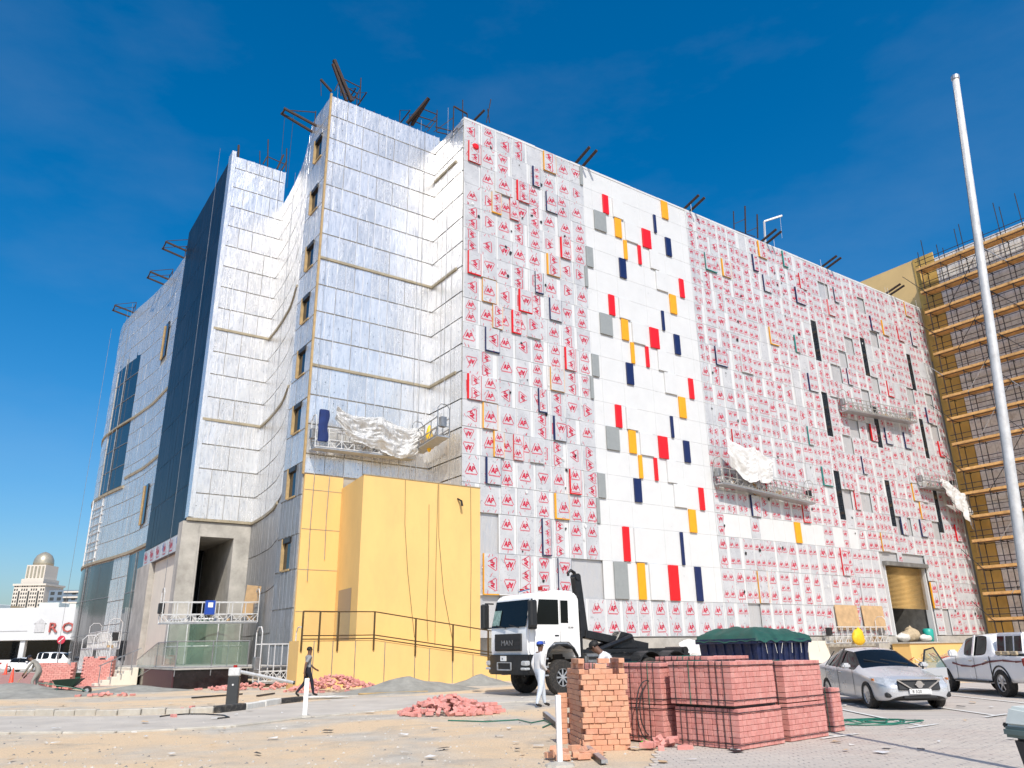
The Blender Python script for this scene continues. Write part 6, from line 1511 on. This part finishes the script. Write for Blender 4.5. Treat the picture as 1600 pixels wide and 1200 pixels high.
rig('tall slanting steel outrigger frame on the corner of the foil tower', [(V_(549,158,vS_),V_(522,94,vS_),.22,'beam'),(V_(541,158,vS_),V_(520,100,vS_),.16,'beam'),(V_(533,150,vS_),V_(530,120,vS_),.06),(V_(518,143,vS_),V_(501,124,vS_),.13,'beam'),(V_(523,142,vS_),V_(531,125,vS_),.06),
    (V_(538,124,vS_),V_(564,137,vS_),.06),(V_(544,138,vS_),V_(560,147,vS_),.06),(V_(531,143,vS_),V_(563,156,vS_),.06),(V_(564,122,vS_),V_(562,162,vS_),.06),(V_(552,158,vS_),V_(563,138,vS_),.06),(V_(548,160,vS_),V_(558,146,vS_),.06),(V_(501,124,vS_),V_(502,150,vS_),.03)])
rig('pair of steel outrigger beams over the right of the foil tower', [(V_(636,193,vS_),V_(668,156,vS_-1.5),.2,'beam'),(V_(643,196,vS_),V_(670,153,vS_-1.5),.2,'beam'),(V_(655,168,vS_),V_(683,179,vS_),.06),(V_(655,182,vS_),V_(681,190,vS_),.06),(V_(649,190,vS_),V_(672,200,vS_),.06),(V_(683,172,vS_),V_(682,205,vS_),.06),(V_(664,200,vS_),V_(683,180,vS_),.06),(V_(668,205,vS_),V_(683,186,vS_),.06),(V_(678,206,vS_),V_(708,184,vS_),.05)])
for u_, lb_ in ((16.4,'thin lattice of tubes on the foil tower roof beside the corner frame'),(20.6,'thin lattice of tubes on the foil tower roof at its right end')):
    rig(lb_, [(p_, q_, min(t_[0], .07)) + tuple(t_[1:]) for p_, q_, *t_ in beamrig(u_, 43.2, 36.9, 1.2, 2.6, 1.5, .8)])
vm = 38.8
rig('scaffold frame on the corner of the printed facade', [(V_(708,205,vm),V_(709,166,vm),.06),(V_(709,166,vm),V_(730,178,vm),.09),(V_(730,178,vm),V_(730,192,vm),.06),(V_(723,200,vm),V_(723,156,vm),.05),(V_(708,207,vm),V_(730,184,vm),.06),(V_(741,188,vm),V_(757,172,vm-1),.12,'beam'),(V_(760,192,vm),V_(767,155,vm),.05),(V_(765,192,vm),V_(762,170,vm),.05),(V_(680,198,40.5),V_(706,205,40.5),.06),(V_(682,206,40.5),V_(704,211,40.5),.06)])
for x, y, lb_ in ((900,243,'twin outrigger beams above the left edge of the white strip'),(1070,323,'twin outrigger beams above the right edge of the white strip'),(1192,382,'low outrigger beam beneath the jib on the facade roof'),(1285,412,'lone outrigger beam on the right half of the facade roof'),(1385,455,'outrigger beams at the far right of the facade roof')):
    a = onv(x, y, 38.2); s = []
    for du in (0,.7): s += [((a[0]+du,39.5,36.2),(a[0]+du,36.6,36.95),.16,'beam'),((a[0]+du,38.6,36.1),(a[0]+du,38.6,36.75),.08)]
    rig(lb_, s)
rig('bundle of upright rebar posts on the facade roof', [(V_(1147,358,39),V_(1146,330,39),.07),(V_(1165,365,39),V_(1164,322,39),.10),(V_(1184,372,39),V_(1183,335,39),.10),(V_(1147,350,39),V_(1165,342,39),.05),(V_(1150,360,39),V_(1180,370,39),.05),(V_(1168,362,39),V_(1184,355,39),.05)])
rig('pale jib post with a short arm on the facade roof', [(V_(1196,382,38.6),V_(1194,346,38.6),.13,'mast'),(V_(1194,346,38.6),V_(1222,337,37.4),.14,'arm'),(V_(1219,339,37.5),V_(1222,372,37.5),.02,'rope')], mat=alu)
rig('steel outrigger frame on the left side of the foil tower', [((14.7,44.6,36.3),(12.4,44.8,36.9),.14,'beam'),((14.7,45.4,36.3),(12.4,45.4,36.9),.14,'beam'),((12.5,44.8,36.9),(12.5,45.4,36.9),.1),((14.7,45,36.2),(14.7,45,37.8),.06),((14.7,45,37.7),(12.5,45.1,37.0),.05),((12.6,45.1,36.8),(12.7,45.1,29),.02,'rope'),((13.2,45.1,36.8),(13.2,45.1,31),.02,'rope')])
vw = 58.5
rig('thin posts and braces on the roof of the tall foil block', [(V_(372,246,vw),V_(373,227,vw),.15),(V_(406,258,vw),V_(406,236,vw),.06),(V_(418,262,vw),V_(419,218,vw),.08),(V_(447,268,vw),V_(448,232,vw),.08),(V_(411,256,vw),V_(418,244,vw),.1),(V_(433,264,vw),V_(443,242,vw),.14),(V_(440,266,vw),V_(448,252,vw),.12),(V_(419,245,vw),V_(446,257,vw),.06)])
for v_, lb_ in ((73.5,'outrigger frame nearest the black flank on the far wing roof'),(81,'middle outrigger frame on the far wing roof'),(92,'last outrigger frame on the far wing roof')):
    uo = 12.1 if v_ < 85 else 10.4
    rig(lb_, [((uo+2,v_,38.7),(uo-1.8,v_,39.5),.15,'beam'),((uo+2,v_+1.6,38.7),(uo-1.8,v_+1.6,39.5),.15,'beam'),((uo-1.7,v_,39.5),(uo-1.7,v_+1.6,39.5),.1),((uo+.4,v_,38.5),(uo+.4,v_,40.4),.07),((uo+.4,v_+1.6,38.5),(uo+.4,v_+1.6,40.4),.07),((uo+.4,v_,40.4),(uo-1.7,v_,39.6),.05),((uo+.4,v_+1.6,40.4),(uo-1.7,v_+1.6,39.6),.05),((uo+.4,v_,40.2),(uo+.4,v_+1.6,40.2),.06)])
for k, (u_, v_) in enumerate(((10.0,88),(9.9,90.5),(9.2,97))):
    tag(MB().tube([(0,0,0),(0,0,37)], .02, 4).build('hoist_rope', steel, loc=uv2w(u_,v_,1.5)), ('nearest','middle','farthest')[k]+' hoist rope hanging down the far glazed wing', 'rope')
# faint high cloud is left to the sky itself
